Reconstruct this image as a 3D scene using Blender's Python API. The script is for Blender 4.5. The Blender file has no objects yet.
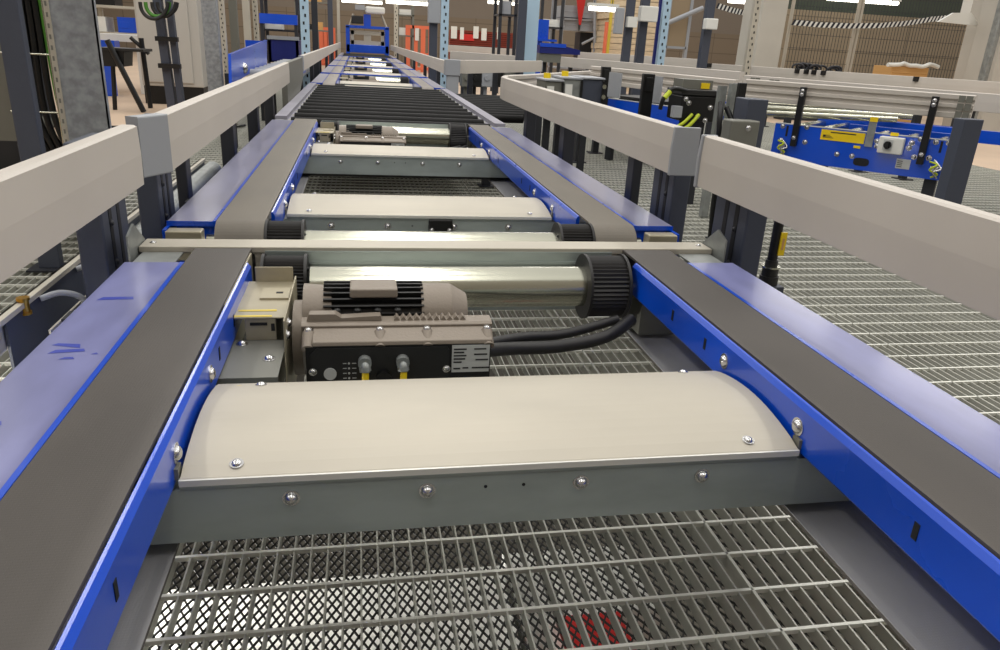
import bpy, math, random
from mathutils import Vector, Matrix
random.seed(7)
sc = bpy.context.scene
COL = sc.collection
R = math.radians

# ------------------------------------------------------------------ camera
F_PX, PITCH, YAW, ROLL = 741.9, .3618, .1954, .0557
CAM = Vector((-.178, 0, .42))
fw = Vector((math.sin(YAW)*math.cos(PITCH), math.cos(YAW)*math.cos(PITCH), -math.sin(PITCH)))
r0 = Vector((math.cos(YAW), -math.sin(YAW), 0)); u0 = r0.cross(fw)
cr, up = r0*math.cos(ROLL)+u0*math.sin(ROLL), -r0*math.sin(ROLL)+u0*math.cos(ROLL)
cam = bpy.data.objects.new('camera', bpy.data.cameras.new('camera')); COL.objects.link(cam)
M = Matrix((cr, up, -fw)).transposed().to_4x4(); M.translation = CAM
cam.matrix_world = M
cam.data.sensor_width = 36; cam.data.lens = F_PX*36/1000; cam.data.clip_start = .02; cam.data.clip_end = 200
sc.camera = cam

def at(px, py, **k):
    """world point seen at a photo pixel on the plane x/y/z = value"""
    d = fw+cr*((px-500)/F_PX)-up*((py-325)/F_PX)
    a, v = list(k.items())[0]; i = 'xyz'.index(a)
    return CAM+d*((v-CAM[i])/d[i])

# ------------------------------------------------------------------ materials
def s2l(c):
    return tuple((x/12.92 if x <= .04045 else ((x+.055)/1.055)**2.4) for x in [v/255 for v in c])+(1,)
def mat(name, rgb, rough=.5, metal=0, noise=.0, nscale=20, bump=0, bscale=60, coat=0, spec=.5, stretch=None, emit=0, trans=0, rgb2=None, nfac=None):
    m = bpy.data.materials.new(name); m.use_nodes = True
    nt = m.node_tree; b = nt.nodes['Principled BSDF']
    c = s2l(rgb); b.inputs['Base Color'].default_value = c
    b.inputs['Roughness'].default_value = rough; b.inputs['Metallic'].default_value = metal
    b.inputs['Specular IOR Level'].default_value = spec
    b.inputs['Coat Weight'].default_value = coat; b.inputs['Coat Roughness'].default_value = .12
    if trans: b.inputs['Alpha'].default_value = 1-trans
    if emit:
        b.inputs['Emission Color'].default_value = c; b.inputs['Emission Strength'].default_value = emit
    if noise or bump or rgb2:
        tc = nt.nodes.new('ShaderNodeTexCoord'); mp = nt.nodes.new('ShaderNodeMapping')
        nt.links.new(tc.outputs['Object'], mp.inputs['Vector'])
        if stretch: mp.inputs['Scale'].default_value = stretch
    if noise or rgb2:
        n = nt.nodes.new('ShaderNodeTexNoise'); n.inputs['Scale'].default_value = nscale; n.inputs['Detail'].default_value = 5
        nt.links.new(mp.outputs['Vector'], n.inputs['Vector'])
        cr_ = nt.nodes.new('ShaderNodeValToRGB'); cr_.color_ramp.elements[0].position = .35; cr_.color_ramp.elements[1].position = .65
        if rgb2:
            cr_.color_ramp.elements[0].color = s2l(rgb2); cr_.color_ramp.elements[1].color = c
        else:
            cr_.color_ramp.elements[0].color = tuple(x*(1-noise) for x in c[:3])+(1,)
            cr_.color_ramp.elements[1].color = tuple(min(1, x*(1+noise)) for x in c[:3])+(1,)
        nt.links.new(n.outputs['Fac'], cr_.inputs['Fac']); nt.links.new(cr_.outputs['Color'], b.inputs['Base Color'])
        mr = nt.nodes.new('ShaderNodeMapRange'); mr.inputs['To Min'].default_value = rough*.85; mr.inputs['To Max'].default_value = min(1, rough*1.2)
        nt.links.new(n.outputs['Fac'], mr.inputs['Value']); nt.links.new(mr.outputs['Result'], b.inputs['Roughness'])
    if bump:
        n2 = nt.nodes.new('ShaderNodeTexNoise'); n2.inputs['Scale'].default_value = bscale; n2.inputs['Detail'].default_value = 3
        nt.links.new(mp.outputs['Vector'], n2.inputs['Vector'])
        bp = nt.nodes.new('ShaderNodeBump'); bp.inputs['Strength'].default_value = bump; bp.inputs['Distance'].default_value = .002
        nt.links.new(n2.outputs['Fac'], bp.inputs['Height']); nt.links.new(bp.outputs['Normal'], b.inputs['Normal'])
    return m
def belt_mat(name, rgb):
    m = mat(name, rgb, rough=.55, noise=.10, nscale=7, stretch=(1.6, .6, 1))
    nt = m.node_tree; b = nt.nodes['Principled BSDF']
    tc = nt.nodes.new('ShaderNodeTexCoord'); mp = nt.nodes.new('ShaderNodeMapping'); mp.inputs['Rotation'].default_value = (0, 0, R(45))
    nt.links.new(tc.outputs['Object'], mp.inputs['Vector'])
    ch = nt.nodes.new('ShaderNodeTexChecker'); ch.inputs['Scale'].default_value = 380
    nt.links.new(mp.outputs['Vector'], ch.inputs['Vector'])
    bp = nt.nodes.new('ShaderNodeBump'); bp.inputs['Strength'].default_value = .35; bp.inputs['Distance'].default_value = .001
    nt.links.new(ch.outputs['Fac'], bp.inputs['Height']); nt.links.new(bp.outputs['Normal'], b.inputs['Normal'])
    return m
def panel_wall_mat(name, rgb, sx=1.2, sz=.5):
    m = mat(name, rgb, rough=.8)
    nt = m.node_tree; b = nt.nodes['Principled BSDF']
    tc = nt.nodes.new('ShaderNodeTexCoord'); mp = nt.nodes.new('ShaderNodeMapping'); mp.inputs['Rotation'].default_value = (R(90), 0, 0)
    nt.links.new(tc.outputs['Object'], mp.inputs['Vector'])
    br = nt.nodes.new('ShaderNodeTexBrick'); br.inputs['Scale'].default_value = 1; br.inputs['Brick Width'].default_value = sx; br.inputs['Row Height'].default_value = sz
    br.inputs['Mortar Size'].default_value = .012; br.offset = 0
    c = s2l(rgb); br.inputs['Color1'].default_value = c; br.inputs['Color2'].default_value = tuple(x*.93 for x in c[:3])+(1,)
    br.inputs['Mortar'].default_value = tuple(x*.6 for x in c[:3])+(1,)
    nt.links.new(mp.outputs['Vector'], br.inputs['Vector']); nt.links.new(br.outputs['Color'], b.inputs['Base Color'])
    return m
MT = dict(
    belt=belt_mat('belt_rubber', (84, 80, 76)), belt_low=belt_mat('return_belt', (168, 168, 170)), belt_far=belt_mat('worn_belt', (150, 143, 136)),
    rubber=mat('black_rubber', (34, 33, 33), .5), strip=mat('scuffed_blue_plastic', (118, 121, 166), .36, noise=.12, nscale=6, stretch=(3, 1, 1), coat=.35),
    strip_scuff=mat('blue_scuff', (52, 66, 160), .4), blue=mat('blue_enamel', (0, 76, 206), .28, coat=.5, noise=.06, nscale=3),
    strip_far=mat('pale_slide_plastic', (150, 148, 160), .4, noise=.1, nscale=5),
    guard=mat('pale_guard_plastic', (196, 189, 180), .5, noise=.03, nscale=3), cap=mat('grey_end_cap', (158, 161, 166), .5),
    galv=mat('galvanised_steel', (150, 154, 152), .42, metal=.55, noise=.16, nscale=18), zinc=mat('zinc_sheet', (164, 174, 172), .42, metal=.5, noise=.14, nscale=5, stretch=(1, 1, 3)),
    spangle=mat('spangled_zinc', (150, 154, 158), .5, metal=.35, noise=.2, nscale=34),
    cover=mat('bare_aluminium', (188, 182, 168), .5, metal=.3, noise=.05, nscale=3, stretch=(1, 3, 1)),
    roller_black=mat('roller_black', (20, 20, 20), .6, spec=.25),
    lip=mat('lip_highlight', (222, 222, 216), .35, metal=.3),  # beam lip: its highlight line is put into a paler colour
    strip_sheen=mat('sheen_slide_strip', (116, 116, 142), .38, noise=.12, nscale=6, stretch=(3, 1, 1), coat=.3), belt_dusty=belt_mat('dusty_belt', (118, 112, 102)),  # second-section strips: grey sheen of the view angle put into the colour
    chrome=mat('bright_steel', (196, 196, 180), .2, metal=1, noise=.05, nscale=4, stretch=(.4, 6, 6)), bolt=mat('zinc_bolt', (205, 205, 205), .25, metal=1),
    brackets=mat('yellow_zinc', (176, 168, 145), .42, metal=.5, noise=.1, nscale=12),
    motor=mat('grey_cast_housing', (134, 124, 112), .5, metal=.15, bump=.25, bscale=200), motor_dark=mat('black_cast_fins', (30, 30, 30), .45), black=mat('black_plastic', (14, 14, 15), .4),
    post=mat('anthracite_paint', (64, 69, 82), .5), darkpost=mat('black_paint', (38, 40, 46), .5), slot=mat('slot_black', (12, 13, 16), .6),
    white=mat('white_plastic', (226, 226, 220), .45), label=mat('silver_label', (196, 198, 196), .4, metal=.2), ink=mat('label_ink', (40, 40, 40), .6),
    yellow=mat('yellow_plastic', (238, 205, 20), .45), yellow_chip=mat('yellow_paint_mark', (214, 190, 70), .5), brass=mat('brass', (196, 150, 60), .3, metal=1),
    grate_highlight=mat('grating_tie_bars', (230, 230, 220), .4, metal=.2), grate=mat('grating_zinc', (186, 186, 176), .42, metal=.3, noise=.1, nscale=9), mesh_dark=mat('expanded_mesh', (44, 44, 42), .6), plate_grey=mat('plate_grey', (120, 120, 112), .5, metal=.3),  # tie bars: same zinc as the bars, highlights put into a paler colour
    slab=mat('pale_screed', (196, 172, 148), .7, noise=.06, nscale=1.5), lower=mat('lower_concrete', (96, 92, 84), .85, noise=.15, nscale=4),
    wall=panel_wall_mat('brown_wall_panels', (130, 116, 98)), wall_mid=mat('taupe_wall', (128, 118, 106), .85), wall_up=mat('grey_wall', (150, 144, 136), .85), wall_r=panel_wall_mat('tan_wall_panels', (136, 124, 104), 1.8, .62),
    concrete=mat('pillar_concrete', (186, 182, 172), .75, noise=.05, nscale=2), cabinet=mat('cabinet_grey', (190, 186, 178), .5),
    orange=mat('orange_barrier', (232, 116, 80), .6), red=mat('red_plastic', (200, 34, 30), .5), navy=mat('dark_blue', (16, 30, 110), .4), ice=mat('pale_blue_paint', (176, 204, 224), .5),
    wood=mat('pale_wood', (218, 198, 166), .7, noise=.12, nscale=8, stretch=(1, 1, 6)), tan=mat('tan_slats', (152, 134, 108), .75), card=mat('cardboard', (206, 160, 100), .75), green=mat('green_sheath', (70, 130, 40), .5),
    yg=mat('yellow_green_wire', (190, 205, 40), .5), lamp=mat('lamp_glow', (255, 250, 235), .5, emit=6), navy_tape=mat('tape_black', (28, 30, 44), .6),
)

# ------------------------------------------------------------------ mesh builder
class MB:
    def __init__(s): s.v = []; s.f = []; s.sm = []
    def add(s, vs, fs, smooth=False, mtx=None):
        o = len(s.v)
        for p in vs:
            p = Vector(p); s.v.append(tuple(mtx @ p if mtx else p))
        for f in fs: s.f.append(tuple(i+o for i in f)); s.sm.append(smooth)
        return s
    def box(s, x0, x1, y0, y1, z0, z1, mtx=None):
        if x0 > x1: x0, x1 = x1, x0
        v = [(x, y, z) for x in (x0, x1) for y in (y0, y1) for z in (z0, z1)]
        return s.add(v, [(0, 1, 3, 2), (4, 6, 7, 5), (0, 4, 5, 1), (2, 3, 7, 6), (0, 2, 6, 4), (1, 5, 7, 3)], mtx=mtx)
    def prism(s, poly, axis, a, b, smooth=False, mtx=None):
        """closed 2D polygon extruded along axis from a to b. x:(y,z) y:(x,z) z:(x,y)"""
        n = len(poly)
        def P(p, t): return {'x': (t, p[0], p[1]), 'y': (p[0], t, p[1]), 'z': (p[0], p[1], t)}[axis]
        v = [P(p, a) for p in poly]+[P(p, b) for p in poly]
        s.add(v, [(i, (i+1) % n, n+(i+1) % n, n+i) for i in range(n)], smooth, mtx)
        s.add(v, [tuple(range(n))[::-1], tuple(range(n, 2*n))], False, mtx)
        return s
    def cyl(s, p0, p1, r, n=20, r1=None, caps=True):
        p0, p1 = Vector(p0), Vector(p1); d = (p1-p0).normalized()
        a = d.orthogonal().normalized(); b = d.cross(a); r1 = r if r1 is None else r1
        v = []
        for q, rr in ((p0, r), (p1, r1)):
            for i in range(n):
                t = 2*math.pi*i/n; v.append(q+a*math.cos(t)*rr+b*math.sin(t)*rr)
        s.add(v, [(i, (i+1) % n, n+(i+1) % n, n+i) for i in range(n)], True)
        if caps: s.add(v, [tuple(range(n))[::-1], tuple(range(n, 2*n))])
        return s
    def tube(s, pts, r, n=8, sub=6):
        P = [Vector(p) for p in pts]
        if len(P) > 2 and sub > 1:
            Q = []
            for i in range(len(P)-1):
                a, b, c, d = P[max(0, i-1)], P[i], P[i+1], P[min(len(P)-1, i+2)]
                for k in range(sub):
                    t = k/sub
                    Q.append(.5*((2*b)+(c-a)*t+(2*a-5*b+4*c-d)*t*t+(-a+3*b-3*c+d)*t**3))
            P = Q+[P[-1]]
        v = []; nrm = None
        for i, p in enumerate(P):
            d = (P[min(i+1, len(P)-1)]-P[max(i-1, 0)]).normalized()
            nrm = d.orthogonal().normalized() if nrm is None else (nrm-d*nrm.dot(d)).normalized()
            b = d.cross(nrm)
            for k in range(n):
                t = 2*math.pi*k/n; v.append(p+nrm*math.cos(t)*r+b*math.sin(t)*r)
        m = len(P)
        s.add(v, [(i*n+k, i*n+(k+1) % n, (i+1)*n+(k+1) % n, (i+1)*n+k) for i in range(m-1) for k in range(n)], True)
        s.add(v, [tuple(range(n))[::-1], tuple(range((m-1)*n, m*n))])
        return s
    def dome(s, c, nrm, r, h, n=14, rings=4):
        c, nz = Vector(c), Vector(nrm).normalized(); a = nz.orthogonal().normalized(); b = nz.cross(a)
        v = []
        for j in range(rings):
            t = j/rings*math.pi/2
            for i in range(n):
                q = 2*math.pi*i/n; v.append(c+(a*math.cos(q)+b*math.sin(q))*r*math.cos(t)+nz*h*math.sin(t))
        v.append(c+nz*h)
        f = [(j*n+i, j*n+(i+1) % n, (j+1)*n+(i+1) % n, (j+1)*n+i) for j in range(rings-1) for i in range(n)]
        f += [((rings-1)*n+i, (rings-1)*n+(i+1) % n, rings*n) for i in range(n)]
        s.add(v, f, True); s.add(v, [tuple(range(n))[::-1]])
        return s
    def sweep(s, path, prof, side=1, closed=True):
        """profile (u,z) along a 2D path with mitred corners; u is towards the right of travel * side"""
        P = [Vector(p) for p in path]; n = len(prof); v = []
        for i, p in enumerate(P):
            d0 = (P[i]-P[i-1]).normalized() if i else (P[1]-P[0]).normalized()
            d1 = (P[i+1]-P[i]).normalized() if i < len(P)-1 else d0
            n0, n1 = Vector((d0.y, -d0.x)), Vector((d1.y, -d1.x)); m = (n0+n1).normalized(); k = 1/max(.4, m.dot(n0))
            for (u, z) in prof:
                q = p+m*(u*side*k); v.append((q.x, q.y, z))
        s.add(v, [(i*n+k, i*n+(k+1) % n, (i+1)*n+(k+1) % n, (i+1)*n+k) for i in range(len(P)-1) for k in range(n)])
        s.add(v, [tuple(range(n))[::-1], tuple(range((len(P)-1)*n, len(P)*n))])
        return s
    def build(s, name, m, parent=None, bevel=0, seg=2):
        me = bpy.data.meshes.new(name); me.from_pydata(s.v, [], s.f)
        me.polygons.foreach_set('use_smooth', s.sm); me.update()
        import bmesh
        bm = bmesh.new(); bm.from_mesh(me); bmesh.ops.recalc_face_normals(bm, faces=bm.faces); bm.to_mesh(me); bm.free()
        me.materials.append(MT[m] if isinstance(m, str) else m)
        o = bpy.data.objects.new(name, me); COL.objects.link(o)
        if parent is not None: o.parent = parent
        if bevel:
            b = o.modifiers.new('bevel', 'BEVEL'); b.width = bevel; b.segments = seg; b.limit_method = 'ANGLE'; b.angle_limit = R(40)
        return o
def tag(o, label, cat, group=None, kind=None):
    o['label'] = label; o['category'] = cat
    if group: o['group'] = group
    if kind: o['kind'] = kind
    return o
def thing(name, label, cat, loc=(0, 0, 0), rz=0, group=None):
    o = bpy.data.objects.new(name, None); COL.objects.link(o); o.location = loc; o.rotation_euler = (0, 0, rz); o.empty_display_size = .05
    return tag(o, label, cat, group)
def struct(name, mb, m, **k):
    o = mb.build(name, m, **k); o['kind'] = 'structure'; return o
def local(root, fn):
    """parts below are built in world coordinates; shift them so they sit right under a moved root"""
    pass
def bolt(mb, c, nrm, r=.007, h=.005):
    c = Vector(c); n = Vector(nrm).normalized()
    mb.cyl(c, c+n*.0012, r*1.35, 14); mb.dome(c+n*.0012, n, r, h, 12, 3)
def place(root):
    """move a thing built in world coordinates so its Empty stands at its own base"""
    bpy.context.view_layer.update()
    los = []
    def walk(o):
        for ch in o.children:
            if ch.type == 'MESH': los.extend([v.co for v in ch.data.vertices])
            walk(ch)
    walk(root)
    if not los: return root
    c = Vector(((min(p.x for p in los)+max(p.x for p in los))/2, (min(p.y for p in los)+max(p.y for p in los))/2, min(p.z for p in los)))
    root.location = c
    for ch in root.children:
        ch.data.transform(Matrix.Translation(-c)) if ch.type == 'MESH' and ch.data.users == 1 else None
        for g in ch.children:
            if g.type == 'MESH' and g.data.users == 1: g.data.transform(Matrix.Translation(-c))
    return root

FLOOR = -.40
# ------------------------------------------------------------------ setting
g = MB()
nb = 0; x = -1.71
while x < 5.4:
    seam = abs((x+1.71) % 1.0-.0) < 1e-6
    g.box(x-.0014, x+.0014, .15, 12.5, FLOOR-.024, FLOOR); x += .0277
gt = MB(); y = .16
while y < 12.5:
    gt.box(-1.71, 5.4, y-.003, y+.003, FLOOR-.007, FLOOR+.001); y += .092
for xs in (-.55, .452, 1.45, 2.45, 3.45):
    g.box(xs-.006, xs-.002, .15, 12.5, FLOOR-.034, FLOOR+.001)
for ys in (1.3, 3.3, 5.3, 7.3):
    g.box(-1.71, 5.4, ys-.004, ys, FLOOR-.034, FLOOR+.001); g.box(-1.71, 5.4, ys+.003, ys+.007, FLOOR-.034, FLOOR+.001)
struct('floor', g, 'grate'); struct('floor_tie_bars', gt, 'grate_highlight')
fs = MB(); fs.box(-8, -1.72, -1, 30, FLOOR-.25, FLOOR-.002); fs.box(-1.72, 5.41, 12.52, 30, FLOOR-.25, FLOOR-.002); fs.box(5.41, 20, -1, 30, FLOOR-.25, FLOOR-.002)
struct('floor_slab', fs, 'slab')
lf = MB(); lf.box(-8.3, 20.3, -2, 34, -2.3, -2.2); struct('floor_lower', lf, 'lower')
w = MB(); w.box(-8, 20, 26, 26.3, FLOOR, 1.15); struct('wall_far', w, 'wall')
w = MB(); w.box(-8, 20, 26.02, 26.3, 1.15, 4.5); struct('wall_upper', w, 'wall_mid')
w = MB(); w.box(-8.3, -8, -1, 26.3, FLOOR, 4.5); struct('wall_left', w, 'wall_up')
w = MB(); w.box(20, 20.3, -1, 26.3, FLOOR, 4.5); struct('wall_right', w, 'wall')
w = MB(); w.box(-8.3, 20.3, -2.3, -2, -2.3, 4.5); struct('wall_back', w, 'wall_up')
# expanded mesh below the grating, seen between the bars
em = MB(); DX, DY = .0145, .026
ang = math.atan2(DY, DX)
x0, x1, ya, yb = -.80, .70, .70, 1.75
k = -int((yb-ya)/DY)-2
def clipbar(c, sgn):
    # line x = x0 + c*DX + sgn*(y-ya)*DX/DY
    pts = []
    for yy in (ya, yb): pts.append((x0+c*DX+sgn*(yy-ya)*DX/DY, yy))
    (xa, y_a), (xb, y_b) = pts
    def cl(xa, y_a, xb, y_b, lim, keep_less):
        ina = (xa <= lim) if keep_less else (xa >= lim); inb = (xb <= lim) if keep_less else (xb >= lim)
        if ina and inb: return xa, y_a, xb, y_b
        if not ina and not inb: return None
        t = (lim-xa)/(xb-xa); xm, ym = lim, y_a+(y_b-y_a)*t
        return (xa, y_a, xm, ym) if ina else (xm, ym, xb, y_b)
    r = cl(xa, y_a, xb, y_b, x0, False)
    r = cl(*r, x1, True) if r else None
    return r
for sgn in (1, -1):
    for c in range(-190, 270):
        r = clipbar(c, sgn)
        if r:
            a, b = Vector((r[0], r[1])), Vector((r[2], r[3])); d = (b-a)
            if d.length < .02: continue
            n = Vector((d.y, -d.x)).normalized()*.0014
            zz = FLOOR-.062+(.001 if sgn > 0 else 0)
            em.add([(a.x-n.x, a.y-n.y, zz), (a.x+n.x, a.y+n.y, zz), (b.x+n.x, b.y+n.y, zz), (b.x-n.x, b.y-n.y, zz),
                    (a.x-n.x, a.y-n.y, zz-.003), (a.x+n.x, a.y+n.y, zz-.003), (b.x+n.x, b.y+n.y, zz-.003), (b.x-n.x, b.y-n.y, zz-.003)],
                   [(0, 1, 2, 3), (7, 6, 5, 4), (0, 4, 5, 1), (1, 5, 6, 2), (2, 6, 7, 3), (3, 7, 4, 0)])
tag(em.build('expanded_mesh', 'mesh_dark'), 'dark diamond expanded metal mesh lying beneath the grating in front of the big cross beam', 'mesh')
# cartons on the level below
for i, (a, b, c, d, zt, m, lb) in enumerate([(-.90, .15, 1.10, 1.49, -.80, 'white', 'large white carton under the grating, left of the red one'), (.17, .25, 1.12, 1.56, -.82, 'white', 'narrow white carton under the grating beside the red box'), (.26, .40, 1.10, 1.30, -.80, 'red', 'small red box glimpsed through the grating and diamond mesh'),
                                     (.28, .52, 1.32, 1.56, -.82, 'white', 'slim white carton under the grating, behind the red box')]):
    t = MB(); t.box(a, b, c, d, -1.2, zt); t.box(a+.005, b-.005, (c+d)/2-.01, (c+d)/2+.01, zt, zt+.002)
    tag(t.build('carton', m, bevel=.004), lb, 'box', 'cartons below the grating')
t = MB(); t.box(-.95, .6, 1.0, 1.6, -1.24, -1.2)
for xx in (-.9, .5): t.box(xx, xx+.05, 1.05, 1.55, -2.2, -1.24)
tag(t.build('lower_table', 'plate_grey'), 'low table under the grating that carries the white and red cartons', 'table')
# ------------------------------------------------------------------ conveyor parts
BI, BO, SO = .402, .511, .62
ZC = -.06
def pulley(name, x0, x1, yc, parent, toothed=True, r=.058):
    m = MB(); n = 44; prof = []
    for i in range(n*2):
        t = math.pi*i/n; rr = r if (i//1) % 2 == 0 or not toothed else r-.0035
        prof.append((yc+math.cos(t)*rr, ZC+math.sin(t)*rr))
    m.prism(prof, 'x', x0, x1)
    for a in (x0, x1): m.cyl((a-.003, yc, ZC), (a+.003, yc, ZC), r+.004, 36)
    o = m.build(name, 'rubber', parent)
    b = MB()
    for s_, a in ((-1, min(x0, x1)), (1, max(x0, x1))):
        for i in range(6):
            t = i*math.pi/3; bolt(b, (a+s_*.003, yc+math.cos(t)*.035, ZC+math.sin(t)*.035), (s_, 0, 0), .004, .003)
    b.build('bolt_ring', 'motor_dark', o)
def roundbelt(xa, xb, y0, y1, parent, m='belt', ret=-.172):
    """belt loop: top run, two wraps and the lower run, 5 mm thick"""
    r = .06
    out = []
    for i in range(13):
        t = math.pi/2+math.pi*i/12*.5; out.append((y0+r+math.cos(t)*r, -r+math.sin(t)*r))
    out.append((y0, ret+.02)); out.append((y0+.02, ret))
    out.append((y1-.02, ret)); out.append((y1, ret+.02))
    for i in range(13):
        t = -math.pi/2*0+math.pi/2*i/12; out.append((y1-r+math.cos(t)*r, -r+math.sin(t)*r))
    th = .005; cy, cz = (y0+y1)/2, ret/2
    inn = []
    for (yy, zz) in out:
        sy = 1 if yy < y0+r+.001 else (-1 if yy > y1-r-.001 else 0)
        inn.append((yy+th*(1 if yy < cy else -1)*(0 if (y0+r-.001 < yy < y1-r+.001) else 1), zz-th if zz > -.03 else (zz+th if zz < ret+.01 else zz)))
    n = len(out); v = [(x_, p[0], p[1]) for x_ in (xa, xb) for p in out]+[(x_, p[0], p[1]) for x_ in (xa, xb) for p in inn]
    f = []
    for i in range(n):
        j = (i+1) % n
        f += [(i, j, n+j, n+i), (2*n+i, 3*n+i, 3*n+j, 2*n+j), (i, 2*n+i, 2*n+j, j), (n+i, n+j, 3*n+j, 3*n+i)]
    mb = MB(); mb.add(v, f, False); o = mb.build('belt', m, parent)
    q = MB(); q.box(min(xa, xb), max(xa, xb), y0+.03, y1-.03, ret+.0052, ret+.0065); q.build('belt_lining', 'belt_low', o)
    return o
def rail(side, y0, y1, parent):
    s = side; a = .3905
    prof = [(s*a, -.010), (s*(a+.005), -.003), (s*(a+.008), -.002), (s*(a+.0095), -.004), (s*(a+.0095), -.066), (s*(a+.003), -.070), (s*a, -.066)]
    m = MB(); m.prism(prof, 'y', y0, y1)
    o = m.build('side_rail', 'blue', parent)
    return o
def beam(yf, yb, parent, near=True, detail=2):
    """cross beam: folded zinc channel with an arched aluminium cover and bolts"""
    m = MB(); X = .384
    m.box(-X-.002, X+.002, yf, yf+.003, -.075, -.060); m.box(-.50, .50, yf, yf+.003, -.143, -.0745); m.box(-.50, .50, yf, yb, -.146, -.143); m.box(-X, X, yb-.003, yb, -.143, -.06)
    if detail: m.box(-X-.002, X+.002, yf-.003, yf+.001, -.067, -.060)
    o = m.build('cross_beam', 'zinc', parent)
    # arched cover
    n = 14; top = []
    L = yb-yf
    for i in range(n+1):
        t = i/n; top.append((yf+L*t, -.0585+.019*math.sin(math.pi*t)**.8))
    poly = [(yf-.003, -.064)]+[(yf-.003, -.0605)]+top+[(yb, -.062)]
    c = MB(); c.prism(poly+[], 'x', -X, X, smooth=False); co = c.build('beam_cover', 'cover', o)
    if detail > 1:
        lip = MB(); lip.box(-X-.001, X+.001, yf-.0045, yf-.001, -.0675, -.0595); lip.build('front_lip', 'lip', o)
        for xx, yy in ((-.325, yf+.017), (-.322, yb-.02), (.321, yf+.017), (.323, yb-.012)):
            t = (yy-yf)/L; z = -.0585+.019*math.sin(math.pi*t)**.8
            b = MB(); bolt(b, (xx, yy, z), (0, (-.25 if t < .5 else .25), 1), .006, .0035); b.build('screw', 'bolt', o)
        for xx in (-.264, -.104, .090, .254):
            b = MB(); bolt(b, (xx, yf, -.092), (0, -1, 0), .0078, .008); b.build('bolt', 'bolt', o)
        h = MB()
        for xx in (-.032, .016): h.cyl((xx, yf-.0006, -.091), (xx, yf+.001, -.091), .0022, 10)
        h.build('bolt_hole', 'slot', o)
        for s in (-1, 1):
            b = MB(); b.box(s*.386, s*.40, yf+.002, yf+.018, -.062, -.048); b.build('corner_tab', 'plate_grey', o)
    r_ = MB(); r_.box(-.52, .52, yf+.06, yb-.03, -.166, -.149); r_.build('under_strip', 'rubber', o)
    return o
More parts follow.
